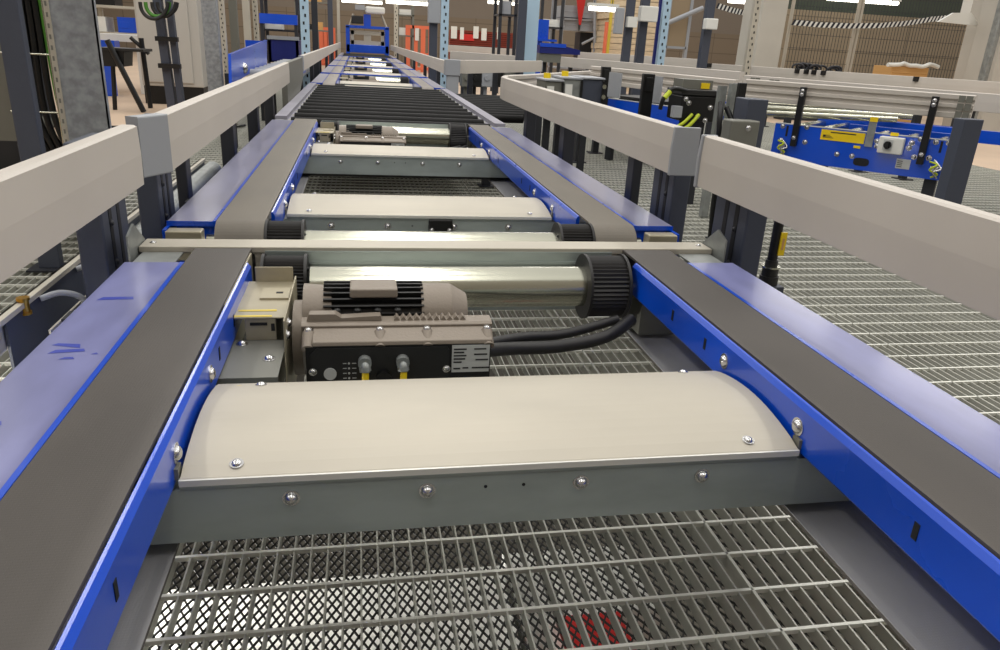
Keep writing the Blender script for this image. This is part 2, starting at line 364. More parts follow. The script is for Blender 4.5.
def motor(xo, yc, parent, detail=2):
    """gear motor with inverter box; xo = left end of the box, yc = front face"""
    m = MB(); W = .318; yf = yc
    m.prism([(yf, -.21), (yf, -.060), (yf+.004, -.058), (yf+.038, -.046), (yf+.068, -.046), (yf+.068, -.21)], 'x', xo+.004, xo+W-.004)
    o = m.build('drive_motor', 'black', parent, bevel=.002)
    l = MB()
    l.prism([(yf+.038, -.046), (yf+.037, -.040), (yf+.044, -.037), (yf+.070, -.035), (yf+.072, -.046)], 'x', xo-.004, xo+W+.003)
    l.prism([(yf-.001, -.062), (yf+.001, -.055), (yf+.036, -.044), (yf+.044, -.046), (yf+.02, -.062)], 'x', xo+.016, xo+W-.002)
    if detail > 1:
        for i in range(11):
            xx = xo+.150+i*.0115; l.prism([(xx, -.037), (xx+.0058, -.029), (xx+.0115, -.037)], 'y', yf+.050, yf+.070)
        l.prism([(xo+.004, -.036), (xo+.008, -.024), (xo+.052, -.024), (xo+.062, -.031), (xo+.118, -.028), (xo+.128, -.028), (xo+.13, -.036)], 'y', yf+.050, yf+.070)
        for xx in (xo+.008, xo+.126, xo+.206, xo+W-.008):
            l.cyl((xx, yf+.003, -.068), (xx, yf+.030, -.050), .0105, 14)
    l.build('housing_lid', 'motor', o, bevel=.0015)
    if detail > 1:
        for xx in (xo+.008, xo+.126, xo+.206, xo+W-.008): b = MB(); bolt(b, (xx, yf+.026, -.044), (0, -1, .4), .0052, .0035); b.build('lid_screw', 'bolt', o)
        b = MB(); b.prism([(xo+.012, -.16), (xo+.012, -.095), (xo+.022, -.085), (xo+.238, -.085), (xo+.242, -.092), (xo+.242, -.16)], 'y', yf-.003, yf); b.build('front_panel', 'motor_dark', o, bevel=.001)
        b = MB(); b.cyl((xo+.043, yf-.006, -.130), (xo+.043, yf-.003, -.130), .0105, 20); b.build('round_plug', 'label', o)
        b = MB()
        for zz in (-.112, -.121, -.130, -.139):
            b.cyl((xo+.074, yf-.0042, zz), (xo+.074, yf-.003, zz), .0018, 8); b.box(xo+.064, xo+.070, yf-.0036, yf-.003, zz-.0006, zz+.0006); b.box(xo+.079, xo+.086, yf-.0036, yf-.003, zz-.0006, zz+.0006)
        b.build('indicator_dot', 'label', o)
        for xx in (xo+.009, xo+.232):
            b = MB(); bolt(b, (xx+.006, yf-.003, -.126), (0, -1, 0), .005, .003); b.build('panel_screw', 'bolt', o)
        for xx, cc in ((xo+.100, 'yellow'), (xo+.163, 'yellow')):
            b = MB(); b.cyl((xx, yf-.003, -.108), (xx, yf-.018, -.108), .011, 16); b.tube([(xx, yf-.012, -.109), (xx+.001, yf-.017, -.114), (xx+.001, yf-.02, -.122)], .0078, 12); b.cyl((xx, yf-.0165, -.114), (xx+.001, yf-.0185, -.121), .0098, 14)
            b.build('plug_connector', 'galv', o)
            b = MB(); b.tube([(xx+.001, yf-.02, -.119), (xx+.001, yf-.022, -.155), (xx+.004, yf-.02, -.20)], .0058, 10); b.build('cable', cc, o)
        b = MB(); b.cyl((xo+.131, yf-.003, -.138), (xo+.131, yf-.014, -.138), .013, 18); b.build('cable_gland', 'black', o)
        b = MB(); b.box(xo+.247, xo+W-.006, yf-.0015, yf, -.134, -.084); b.build('name_plate', 'label', o)
        b = MB()
        for i, (a, c, zz) in enumerate([(.285, .306, -.086), (.285, .308, -.096), (.25, .272, -.086), (.25, .268, -.092), (.25, .272, -.098), (.288, .310, -.106), (.25, .262, -.122), (.266, .276, -.121), (.282, .312, -.121), (.25, .27, -.104), (.25, .264, -.110)]):
            b.box(xo+a, xo+c, yf-.0021, yf-.0015, zz-.0063, zz-.0037)
        b.build('plate_print', 'ink', o)
    # motor barrel with fins, fan cowl and terminal box
    yb_ = yf+.140; zb = -.060; x0, x1 = xo+.024, xo+.202
    c = MB(); c.cyl((xo-.005, yb_, zb), (x0+.02, yb_, zb), .060, 28, .056); c.cyl((x1, yb_, zb), (x1+.055, yb_, zb), .060, 28); c.cyl((x1+.055, yb_, zb), (x1+.085, yb_, zb), .060, 28, .042)
    c.build('end_shield', 'motor', o)
    c = MB(); c.cyl((xo-.022, yb_-.015, zb-.035), (xo-.005, yb_-.015, zb-.035), .068, 28); c.build('gear_flange', 'motor', o)
    fm = MB(); fm.cyl((x0, yb_, zb), (x1+.01, yb_, zb), .050, 28)
    nf = 30
    for i in range(nf):
        t = 2*math.pi*i/nf; dy, dz = math.cos(t), math.sin(t); ty, tz = -dz, dy
        if dz < -.75: continue
        h = .0014
        v = []
        for xx in (x0+.006, x1+.004):
            for rr in (.048, .064):
                for q in (-h, h): v.append((xx, yb_+dy*rr+ty*q, zb+dz*rr+tz*q))
        fm.add(v, [(0, 1, 3, 2), (4, 6, 7, 5), (0, 4, 5, 1), (2, 3, 7, 6), (0, 2, 6, 4), (1, 5, 7, 3)])
    fm.build('finned_barrel', 'motor_dark', o)
    tb = MB(); tb.box(x0+.052, x0+.135, yb_-.048, yb_+.012, zb+.05, zb+.0665); tb.build('barrel_plate', 'motor', o, bevel=.003)
    if detail > 1:
        for i in range(4):
            xx = x0+.03+i*.035; q = MB(); q.cyl((xx, yf+.088, -.06), (xx, yf+.088, -.030), .007, 10); q.dome((xx, yf+.088, -.030), (0, 0, 1), .007, .004); q.build('fin_boss', 'motor_dark', o)
    for ch in o.children:
        if ch.name.split('.')[0] in ('front_panel', 'round_plug', 'indicator_dot', 'panel_screw', 'plug_connector', 'cable', 'cable_gland', 'name_plate', 'plate_print'): ch.data.transform(Matrix.Translation((0, 0, .02)))
    return o
def gearbox(xr, yf, parent, detail=2):
    """bracket tower between left rail and motor"""
    o = MB(); xl = xr-.092
    o.box(xl, xr, yf+.09, yf+.29, -.033, -.030); o.box(xr-.0, xr+.003, yf+.05, yf+.30, -.20, -.022); o.box(xl+.026, xr-.016, yf+.092, yf+.095, -.072, -.033)
    o.box(xl-.004, xl, yf+.08, yf+.40, -.12, -.004)
    o.box(xl+.02, xr-.002, yf+.288, yf+.291, -.033, -.001)
    ob = o.build('gear_bracket', 'brackets', parent, bevel=.001)
    if detail > 1:
        q = MB(); q.box(xl+.040, xr-.002, yf+.18, yf+.24, -.030, -.0265); q.build('slotted_tab', 'brackets', ob)
        q = MB(); q.box(xl+.066, xl+.078, yf+.206, yf+.214, -.0265, -.0258); q.build('tab_slot', 'slot', ob)
        q = MB()
        q.box(xl+.005, xl+.07, yf+.092, yf+.099, -.030, -.0292); q.box(xl+.012, xl+.075, yf+.120, yf+.127, -.030, -.0292); q.build('yellow_mark', 'yellow_chip', ob)
        q = MB(); q.box(xl+.034, xl+.062, yf+.0905, yf+.0925, -.045, -.040); q.box(xr-.024, xr-.018, yf+.0905, yf+.0925, -.055, -.042); q.build('bracket_slot', 'slot', ob)
        q = MB(); q.box(xl-.012, xr, yf-.06, yf+.092, -.075, -.072); q.box(xl+.002, xr, yf-.06, yf-.057, -.2, -.075); q.build('foot_plate', 'plate_grey', ob)
        for (xx, yy, zz, nn) in ((xr+.003, yf+.07, -.055, (1, 0, 0)), (xr+.003, yf+.10, -.045, (1, 0, 0)), (xl+.022, yf+.075, -.072, (0, 0, 1)), (xl+.072, yf+.01, -.072, (0, 0, 1)), (xl, yf+.20, -.028, (1, 0, .2)), (xl, yf+.29, -.012, (1, 0, .2))):
            q = MB(); bolt(q, (xx, yy, zz), nn, .0075, .006); q.build('bolt', 'bolt', ob)
    q = MB(); q.box(xl+.028, xr-.018, yf+.10, yf+.25, -.2, -.045); q.build('gear_case', 'plate_grey', ob)
    return ob
def shaft(x0, x1, yc, parent, r=.043, n='drive_roller', bands=True):
    m = MB(); m.cyl((x0, yc, ZC), (x1, yc, ZC), r, 40); o = m.build(n, 'chrome', parent); return o

def belt_conveyor(label, y0, y1, beams, drive=True, near_pulley=True, detail=2, m_belt='belt', m_strip='strip', group=None, xs=(-1, 1)):
    t = thing('belt_conveyor', label, 'conveyor', group=group)
    for s in (-1, 1):
        b = roundbelt(s*BI, s*BO, y0, y1, t, m_belt)
        rail(s, y0+.16, y1-.15, t)
        ye = y1-.155
        m = MB(); a = s*.514
        m.prism([(s*.514, -.006), (s*.516, 0), (s*(SO-.003), 0), (s*SO, -.004), (s*SO, -.010), (s*.514, -.010)], 'y', y0+.045, ye); st = m.build('slide_strip', m_strip, t)
        m = MB(); m.box(s*.5115, s*.5185, y0+.045, ye, -.012, .0006); m.box(s*.5115, s*.619, y0+.0435, y0+.045, -.012, .0); m.build('strip_edge', 'blue', t)
        m = MB(); m.box(s*.516, s*.6, y0+.05, ye-.01, -.13, -.011); m.box(s*.612, s*SO, y0+.0, ye+.03, -.16, -.011); m.build('outer_frame', 'blue', t)
        if detail > 1 and drive:
            for yy in (y0+.28, y1-.2):
                pass
            for yb_ in beams:
                for yy in (yb_[0]+.018, yb_[1]-.013): q = MB(); bolt(q, (s*.3905, yy, -.036), (-s, 0, 0), .0095, .006); q.build('rail_bolt', 'bolt', t)
            L_ = []
            for yb_ in beams: L_ += [yb_[0]-.21, yb_[1]+.06, yb_[1]+.2]
            for yy in L_:
                if y0+.2 < yy < y1-.1: q = MB(); q.box(s*.3897, s*.391, yy-.004, yy+.004, -.046, -.026); q.build('rail_slot', 'slot', t)
        # bearing block at each end
        m = MB(); m.box(s*.535, s*.612, y0-.01, y0+.03, -.08, -.012); m.build('bearing_block', 'brackets', t, bevel=.003)
        m = MB(); m.box(s*.535, s*.612, y1-.150, y1-.05, -.012, -.009); m.box(s*.575, s*.612, y1-.14, y1-.0, -.09, -.012); m.build('end_bracket', 'galv', t)
        if near_pulley:
            pulley('belt_pulley', s*.315, s*.398, y0+.06, t)
        m = MB(); m.cyl((s*.512, y0+.06, ZC), (s*.535, y0+.06, ZC), .03, 24); m.build('pulley_hub', 'chrome', t)
        m = MB(); m.box(s*.41, s*.50, y1-.18, y1-.04, -.155, -.075); m.build('tension_plate', 'plate_grey', t)
        # legs under the frame
        for yy in (y0+.42, y1-.36):
            m = MB(); m.box(s*.621, s*.655, yy-.02, yy+.02, FLOOR+.004, -.03); m.box(s*.621, s*.665, yy-.03, yy+.03, FLOOR, FLOOR+.006); m.build('leg', 'darkpost', t)
    if near_pulley:
        shaft(-.312, .312, y0+.06, t, .036, 'tail_roller')
    for bm_ in beams: beam(bm_[0], bm_[1], t, detail=detail)
    if drive:
        yd = y1-.13
        shaft(-.28, .288, yd, t); pulley('belt_pulley', .291, .375, yd, t, r=.066); pulley('belt_pulley', -.375, -.291, yd+.045, t, r=.052)
        # end channel behind the roller
        m = MB(); m.box(-.375, .375, yd+.075, yd+.078, -.14, -.005); m.box(-.375, .375, yd+.078, yd+.115, -.012, -.009); m.box(-.33, .33, yd+.072, yd+.075, -.032, -.026); m.build('end_channel', 'zinc', t)
        m = MB(); m.box(-.33, .30, yd+.055, yd+.060, -.055, -.04); m.build('channel_edge', 'bolt', t)
        if detail:
            motor(-.276, yd-.308, t, detail); gearbox(-.307, yd-.342, t, detail)
            m = MB(); m.tube([(.035, yd-.25, -.10), (.10, yd-.20, -.118), (.2, yd-.17, -.128), (.3, yd-.15, -.118), (.37, yd-.10, -.10)], .013, 10); m.tube([(.035, yd-.22, -.10), (.12, yd-.17, -.108), (.22, yd-.13, -.118), (.34, yd-.10, -.10)], .010, 10); m.build('cable_hose', 'rubber', t)
            m = MB(); m.box(.376, .39, yd-.03, yd+.06, -.15, -.055); m.build('bearing_plate', 'plate_grey', t)
    return t

c1 = belt_conveyor('nearest belt conveyor section with large arched cover beam and black motor close to the viewer', -.75, 1.60, [(.772, 1.02)], near_pulley=True)
c2 = belt_conveyor('second belt conveyor section between the pale crossbar and the black rollers', 1.74, 4.19, [(2.14, 2.42), (3.32, 3.58)], m_belt='belt_dusty', m_strip='strip_sheen')
q = MB(); q.box(.015, .085, 2.128, 2.14, -.115, -.070); bk = q.build('black_cover_block', 'black', c2, bevel=.003)
for xx in (.024, .076): q = MB(); bolt(q, (xx, 2.128, -.10), (0, -1, 0), .005, .004); q.build('screw', 'bolt', bk)
q = MB(); q.cyl((-.352, .992, -.0545), (-.352, .992, -.0520), .008, 16); q.build('paint_dot', 'yellow_chip', c1)
# scuffs on the nearest left strip
for (a, b, c_, d, e) in ((-.60, -.545, 1.225, 1.24, .004), (-.595, -.55, 1.005, 1.018, .006), (-.575, -.555, .985, .992, 0), (-.615, -.57, .80, .812, .004), (-.60, -.56, 1.035, 1.042, -.012), (-.54, -.53, 1.0, 1.006, 0)):
    m = MB(); m.add([(a, c_, .0004), (b, c_+e, .0004), (b-.004, d+e*.4, .0004), (a+.006, d, .0004)], [(0, 1, 2, 3)]); m.build('scuff_mark', 'strip_scuff', c1)
# crossbar at the joint
t = thing('crossbar', 'pale metal crossbar spanning the joint between the two nearest belt sections', 'crossbar')
m = MB(); m.box(-.62, .62, 1.556, 1.615, -.006, .001); m.box(-.62, .62, 1.553, 1.556, -.011, .001); m.box(-.62, .62, 1.615, 1.618, -.03, .001); m.build('bar', 'cover', t, bevel=.001)
for s in (-1, 1):
    m = MB(); m.prism([(1.50, -.03), (1.50, .035), (1.545, .05), (1.612, .002), (1.612, -.03)], 'x', s*.622, s*.626); m.box(s*.60, s*.626, 1.5, 1.553, -.03, -.026); m.build('end_bracket', 'galv', t)
    m = MB(); bolt(m, (s*.60, 1.585, .001), (0, 0, 1), .005, .003); m.build('screw', 'bolt', t)

def roller_section(label, y0, y1, n, w_l=-.50, w_r=.50):
    t = thing('roller_conveyor', label, 'conveyor')
    m = MB(); m.box(-.5, .5, y0+.02, y1-.02, -.098, -.09); m.build('dark_backing', 'black', t)  # black sheet added to darken the gaps between the rollers
    for s in (-1, 1):
        m = MB(); m.box(s*.56, s*.62, y0, y1, -.10, .004); m.box(s*.545, s*.56, y0, y1, -.10, -.02); m.build('side_frame', 'strip_far', t)
        m = MB(); m.box(s*.50, s*.545, y0, y1, -.12, -.10); m.build('side_plate', 'galv', t)
        for yy in (y0+.3, y1-.3):
            m = MB(); m.box(s*.55, s*.60, yy-.025, yy+.025, FLOOR+.004, -.1); m.box(s*.53, s*.62, yy-.05, yy+.05, FLOOR, FLOOR+.006); m.build('leg', 'darkpost', t)
    for i in range(n):
        yy = y0+.06+(y1-y0-.12)*i/(n-1)
        m = MB(); m.cyl((-.543, yy, -.030), (.543, yy, -.030), .025, 18); o = m.build('roller', 'roller_black', t)
        m = MB(); m.cyl((-.556, yy, -.028), (-.535, yy, -.028), .012, 8); m.cyl((.556, yy, -.028), (.535, yy, -.028), .012, 8); m.build('roller_end', 'chrome', o)
    return t
roller_section('main roller conveyor with close black rollers beyond the second belt section', 4.2, 7.2, 13)
far = []
for i, (a, b, lb) in enumerate([(7.3, 9.25, 'first pale belt conveyor section beyond the black rollers'), (9.4, 11.6, 'second pale belt conveyor section beyond the black rollers'), (11.75, 14.2, 'third pale belt conveyor section beyond the rollers'), (14.4, 17.2, 'fourth pale belt section, in front of the rollers by the blue lift')]):
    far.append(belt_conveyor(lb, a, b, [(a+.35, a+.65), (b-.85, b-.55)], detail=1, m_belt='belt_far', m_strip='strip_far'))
    m = MB(); m.box(-.62, .62, b+.03, b+.08, -.02, .004)
    tag(m.build('crossbar', 'blue'), lb.split(',')[0].replace('pale belt conveyor section', 'blue crossbar').replace('pale belt section', 'blue crossbar')+', spanning the joint', 'crossbar')
roller_section('distant roller conveyor directly in front of the blue lift frame', 17.35, 20.4, 12)

# ------------------------------------------------------------------ guards and posts
def gprof(zt=.246, h=.120, th=.036):
    zb = zt-h
    return [(.010, zt), (.004, zt-.003), (.0018, zt-h*.48), (.003, zb+.002), (.008, zb), (th-.004, zb), (th, zb+.004), (th, zb+h*.22), (th-.012, zb+h*.27), (th-.012, zb+h*.40), (th, zb+h*.45),
            (th, zt-h*.42), (th-.012, zt-h*.38), (th-.012, zt-h*.25), (th, zt-h*.2), (th, zt-.004), (th-.006, zt)]
def guard(label, path, side, cap0=True, cap1=False, zt=.246, h=.120, th=.036, posts=(), group='side guards along the conveyors', mname='guard', pz=-.4, post_side=1, capw=None):
    t = thing('side_guard', label, 'guard rail', group=group)
    m = MB(); pr = gprof(zt, h, th); m.sweep(path, pr, side); m.build('guard_profile', mname, t)
    P = [Vector(p) for p in path]
    for flag, p, q in ((cap0, P[0], P[1]), (cap1, P[-1], P[-2])):
        if flag:
            d = (p-q).normalized(); nr = Vector((d.y, -d.x)); sgn = side*(-1 if p == P[0] else 1)
            m = MB(); zb = zt-h
            e = []
            cw = capw or th
            for (u, z) in [(-.002, zb-.001), (-.003, zt-.05), (0, zt+.001), (cw+.002, zt+.001), (cw+.002, zb-.001)]:
                for w_ in (0, .012): e.append((*(p+d*w_+nr*(u*sgn)), z))
            n = 5
            m.add(e, [(2*i, 2*((i+1) % n), 2*((i+1) % n)+1, 2*i+1) for i in range(n)]+[tuple(range(0, 10, 2)), tuple(range(1, 10, 2))[::-1]])
            m.build('end_cap', 'cap', t, bevel=.002)
    return t
def post(label, x0, x1, y0, y1, zt, zb=FLOOR, m='post', slot_side=None, name='guard_post', cat='post', foot=True, group=None):
    t = thing(name, label, cat, group=group)
    b = MB(); b.box(x0, x1, y0, y1, zb+(.006 if foot else 0), zt); b.build('upright', m, t, bevel=.004)
    if slot_side is not None:
        xx = x0 if slot_side < 0 else x1
        q = MB()
        for f_ in (.3, .62):
            yy = y0+(y1-y0)*f_; q.box(xx-.001, xx+.001, yy-.009, yy+.009, zb+.01, zt-.01)
        q.build('profile_slot', 'slot', t)
        for zz in (.05, -.03, -.1): q = MB(); bolt(q, (xx+slot_side*.001, y0+(y1-y0)*.3, zz), (slot_side, 0, 0), .006, .004); q.build('slot_bolt', 'darkpost', t)
    if foot:
        q = MB(); q.box(x0-.03, x1+.03, y0-.03, y1+.03, zb, zb+.007); q.build('foot_plate', 'darkpost', t)
    return t
gi = .605
guard('nearest right side guard, running out of the frame with a pale front end', [(gi, -.6), (gi, 1.655)], 1, cap0=False, cap1=True)
guard('long pale guard right of the second belt section, curving around the rollers into the branch', [(gi, 1.83), (gi, 4.25), (gi+.01, 4.40), (gi+.05, 4.56), (gi+.13, 4.72), (gi+.22, 4.85), (gi+.32, 5.02), (1.93, 6.80)], 1, cap0=True, cap1=True, capw=.068)
guard('nearest left side guard, running out of the frame beside the grey posts', [(-.585, -.6), (-.585, 1.525)], -1, cap0=False, cap1=False, zt=.243, h=.113)
g2l = guard('second left guard with grey end cap, beside the second belt section', [(-.574, 1.70), (-.60, 4.98)], -1, cap0=False)
m = MB(); m.sweep([(-.612, 1.622), (-.5735, 1.699)], [(0, .247), (0, .126), (.03, .126), (.03, .247)], -1); m.build('end_cap', 'cap', g2l, bevel=.003)
m = MB(); m.prism([(5.06, -.05), (5.06, .235), (6.5, .235), (6.5, .09), (5.9, -.05)], 'x', -.66, -.625)
tag(m.build('guard_plate', 'plate_grey', bevel=.003), 'brownish grey metal side plate following the second left guard', 'plate')
guard('far left guard running to the blue lift', [(-gi-.02, 6.6), (-gi-.02, 20.3)], -1)
guard('far right guard between the branch corner and the blue lift', [(gi, 7.35), (gi, 20.3)], 1)
guard('short guard on the far edge of the branch conveyor', [(gi+.05, 7.22), (.80, 7.24), (1.90, 8.85)], -1, cap0=False, cap1=True, zt=.262)
m = MB(); m.box(.60, .74, 7.20, 7.30, .12, .262); m.box(.62, .73, 7.21, 7.29, -.4, .12)
tag(m.build('corner_block', 'cap', bevel=.006), 'grey corner block joining the far right guard and the branch guard', 'block')
sup = 'black posts under the guards'
for s, lab in ((1, 'right'), (-1, 'left')):
    other = 'yellow-tagged hose' if s > 0 else 'brass valve'
    for (ya, yb_, w_, lb) in ((1.50, 1.66, .05, f'slotted anthracite post at the pale crossbar, on the side of the {other}'), (1.92, 2.07, .05, f'slotted dark post under the start of the second guard, {lab} side'),
                              (2.24, 2.30, .03, f'thin black post behind the slotted one, {lab} side of the second section'), (3.10, 3.17, .05, f'black post midway along the second guard, {lab} side'),
                              (3.85, 3.92, .05, f'black post near the start of the black rollers, {lab} side'), (4.55, 4.62, .05, f'black post beside the first black rollers, {lab} side')):
        a, b = s*.664, s*(.664+w_)
        if s > 0 and ya > 4.5: a, b = a+.20, b+.20
        post(lb, min(a, b), max(a, b), ya, yb_, .21 if ya < 2.2 else .19, m='post' if ya < 2.2 else 'darkpost', slot_side=(-s if ya < 2.2 else None), group=sup)
for i, yy in enumerate((5.6, 6.9, 8.6, 10.4, 12.5, 15, 18)):
    for s in (-1, 1):
        if s > 0 and yy < 7.3: continue
        post('small black support post under the far guards', min(s*.66, s*.70), max(s*.66, s*.70), yy, yy+.06, .17, m='darkpost', group='far guard supports')
for i, (xx, yy) in enumerate(((1.08, 5.05), (1.40, 5.62), (1.70, 6.15))):
    post(('first', 'second', 'third')[i]+' black post under the curved branch guard, counted from the bend', xx+.04, xx+.09, yy-.05, yy+.01, .17, m='darkpost', group='branch guard posts')
for i, (xx, yy) in enumerate(((.98, 7.75), (1.32, 8.25), (1.66, 8.72))):
    post(('first', 'second', 'third')[i]+' black post under the far branch guard, counted from the corner block', xx-.09, xx-.04, yy, yy+.05, .17, m='darkpost', group='branch guard posts')

# branch roller conveyor
BD = Vector((.61, .79)); BN = Vector((BD.y, -BD.x))
t = thing('roller_conveyor', 'branch roller conveyor with black rollers leading away between the two bent guards', 'conveyor')
o0 = Vector((.70, 5.55))
def bp(u, v, z): q = o0+BD*u+BN*v; return (q.x, q.y, z)
for vv, nm in ((-.52, 'side_frame'), (.50, 'side_frame')):
    m = MB(); L0 = (1.75 if vv < 0 else .25)
    P4 = [bp(L0, vv, 0), bp(3, vv, 0), bp(3, vv+.05, 0), bp(L0, vv+.05, 0)]
    m.add([(p[0], p[1], z) for z in (-.1, .004) for p in P4], [(0, 1, 2, 3), (4, 7, 6, 5), (0, 4, 5, 1), (1, 5, 6, 2), (2, 6, 7, 3), (3, 7, 4, 0)]); m.build(nm, 'strip_far', t)
for i in range(17):
    u = .0+i*.18; va = -.46 if u > .65 else -.46+(.65-u)*1.25
    if va > .3 or u < 1.0: continue
    m = MB(); m.cyl(bp(u, va, -.03), bp(u, .49, -.03), .026, 14); m.build('roller', 'roller_black', t)
for i in range(11):
    yy = 4.85+i*.185; xe = min(1.25, .86+i*.075); m = MB(); m.cyl((.635, yy, -.03), (xe, yy+(xe-.635)*.06, -.03), .026, 14); m.build('roller', 'roller_black', t)
for u, v in ((.9, -.49), (2.6, -.49), (.6, .52), (2.6, .52)):
    m = MB(); m.cyl(bp(u, v, FLOOR), bp(u, v, -.1), .025, 8); m.build('leg', 'darkpost', t)

# ------------------------------------------------------------------ right-hand diagonal machines
def machine(label, p0, p1, ztop, zbot, width=.8, straps=(), zg=None, extra=None, gp=None, rollers=4, glabel=None, gext=(0, 0)):
    """conveyor seen from its side: blue plate from p0 to p1 (ground points), rollers and a far plate behind"""
    p0, p1 = Vector(p0[:2]), Vector(p1[:2]); d = (p1-p0).normalized(); n = Vector((-d.y, d.x)); L = (p1-p0).length
    if n.y < 0: n = -n
    t = thing('diagonal_conveyor', label, 'conveyor', group=None)
    def W(u, v, z): q = p0+d*u+n*v; return Vector((q.x, q.y, z))
    def B(mb, u0, u1, v0, v1, z0, z1):
        pts = [W(u0, v0, z0), W(u1, v0, z0), W(u1, v1, z0), W(u0, v1, z0), W(u0, v0, z1), W(u1, v0, z1), W(u1, v1, z1), W(u0, v1, z1)]
        mb.add(pts, [(3, 2, 1, 0), (4, 5, 6, 7), (0, 1, 5, 4), (1, 2, 6, 5), (2, 3, 7, 6), (3, 0, 4, 7)])
    m = MB(); B(m, 0, L, 0, .006, zbot, ztop-.004); m.build('side_plate', 'blue', t)
    m = MB(); B(m, 0, L, -.001, .04, ztop-.004, ztop); m.build('top_flange', 'cap', t)
    m = MB(); B(m, .02, L-.02, width, width+.01, ztop-.12, ztop+.02); m.build('far_plate', 'blue', t)
    m = MB(); B(m, .02, L-.02, .05, .10, ztop-.08, ztop-.03); B(m, .02, L-.02, width-.1, width-.05, ztop-.08, ztop-.03); m.build('inner_channel', 'galv', t)
    for i in range(rollers):
        u = L*(.12+.76*i/max(1, rollers-1)); m = MB(); m.cyl(W(u, .03, ztop-.02), W(u, width-.02, ztop-.02), .024, 16); m.build('roller', 'chrome', t)
    for u in (.12, L-.12):
        for v in (.03, width-.05):
            m = MB(); B(m, u-.03, u+.03, v, v+.04, FLOOR, zbot+.05); m.build('leg', 'darkpost', t)
    return t, W, B, L
pA, pB = at(781, 123, z=.07), at(955, 141, z=.07)
dA = (pB-pA).normalized()
mt, W, B, L = machine('blue diagonal conveyor with yellow label and rotary switch beyond the right guard', pA-dA*.03, pB+dA*.05, .07, -.14, rollers=6)
def fr(px, py):   # plate coordinate of a photo pixel: u along, z
    # intersect ray with the plate plane
    d = fw+cr*((px-500)/F_PX)-up*((py-325)/F_PX); nn = Vector((-dA.y, dA.x, 0)); p = CAM+d*((pA-CAM).dot(nn)/d.dot(nn))
    return (p-W(0, 0, 0)).dot(Vector((dA.x, dA.y, 0))), p.z
def onplate(name, m, px0, py0, px1, py1, v0, v1, parent=mt, bevel=0):
    """axis-aligned patch on the blue plate spanning two photo pixels given along the plate"""
    (u0, za), (u1, zb_) = fr(px0, py0), fr(px1, py1)
    q = MB(); B(q, min(u0, u1), max(u0, u1), v0, v1, min(za, zb_), max(za, zb_)); return q.build(name, m, parent, bevel=bevel)
ub0, zb0 = fr(822, 129); ub1, _ = fr(866, 133); _, zb1 = fr(823, 139.5)
q = MB(); B(q, ub0, ub1, -.003, 0, zb1, zb0); yl = q.build('yellow_label', 'yellow', mt)
yl['label'] = 'yellow label with dark print'
q = MB()
hh = zb0-zb1; ww = ub1-ub0
for (a, b, c_, d_) in ((.22, .80, .74, .84), (.06, .12, .3, .5), (.06, .30, .22, .27), (.06, .26, .34, .38), (.06, .22, .46, .50)):
    B(q, ub0+ww*a, ub0+ww*b, -.004, -.003, zb1+hh*c_, zb1+hh*d_)
q.build('label_print', 'ink', yl)
u, z = fr(857, 147); q = MB(); B(q, u-.018, u+.018, -.003, 0, z-.007, z+.007); q.build('small_label', 'yellow', mt)
# rotary switch
u, z = fr(892, 145); s_ = .052
q = MB(); B(q, u-.062, u+.062, -.045, 0, z-.044, z+.044); sw = q.build('switch_box', 'white', mt, bevel=.006)
q = MB(); B(q, u-.036, u+.012, -.049, -.045, z-.026, z+.030); q.build('switch_plate', 'label', sw)
q = MB(); q.cyl(W(u-.012, -.049, z+.002), W(u-.012, -.062, z+.002), .020, 18); B(q, u-.018, u-.006, -.074, -.060, z-.018, z+.022); q.build('rotary_knob', 'black', sw)
u2, z2 = fr(895, 133); q = MB(); B(q, u2-.02, u2+.02, -.004, 0, z+.048, z+.066); q.build('small_label', 'yellow', mt)
u, z = fr(903, 164); q = MB(); B(q, u-.035, u+.035, -.003, 0, z-.026, z+.026); wl = q.build('white_label', 'label', mt)
q = MB()
for i in range(4): B(q, u-.030, u-.004, -.0036, -.003, z-.018+i*.010, z-.014+i*.010)
q.build('label_print', 'ink', wl)
u, z = fr(861, 162); q = MB()
poly = [(u+.042*math.copysign(abs(math.cos(a))**.6, math.cos(a)), z+.022*math.copysign(abs(math.sin(a))**.7, math.sin(a))) for a in [2*math.pi*i/20 for i in range(20)]]
q.add([W(a, -.002, b) for a, b in poly], [tuple(range(20))]); q.build('hand_hole', 'slot', mt)
for (px, py) in ((783, 126), (807, 127), (781, 140), (805, 142), (837, 154), (852, 156), (870, 136), (921, 139), (936, 142), (949, 143), (914, 157), (929, 158), (877, 141), (877, 146), (912, 143), (909, 148)):
    u, z = fr(px, py); q = MB(); bolt(q, W(u, -.001, z), Vector((dA.y, -dA.x, 0)) if Vector((dA.y, -dA.x, 0)).y < 0 else Vector((-dA.y, dA.x, 0)), .011, .008); q.build('bolt', 'bolt', mt)
for (px, py) in ((787, 131), (941, 147)):
    u, z = fr(px, py); q = MB(); B(q, u-.006, u+.006, -.0015, 0, z-.03, z+.03); q.build('plate_slot', 'slot', mt)
for (px, py) in ((783, 146), (935, 168)):
    u, z = fr(px, py)
    q = MB(); q.tube([W(u-.03, -.01, z+.03), W(u+.01, -.03, z+.02), W(u-.02, -.03, z-.01), W(u+.02, -.02, z-.03), W(u-.01, -.01, z-.05)], .005, 6); q.build('lead', 'yg', mt)
    q = MB(); q.tube([W(u-.01, -.01, z+.04), W(u+.03, -.02, z+.0), W(u, -.03, z-.02), W(u+.02, -.01, z-.05)], .006, 6); B(q, u-.02, u+.02, -.03, 0, z-.012, z+.012); q.build('sensor', 'bolt', mt)
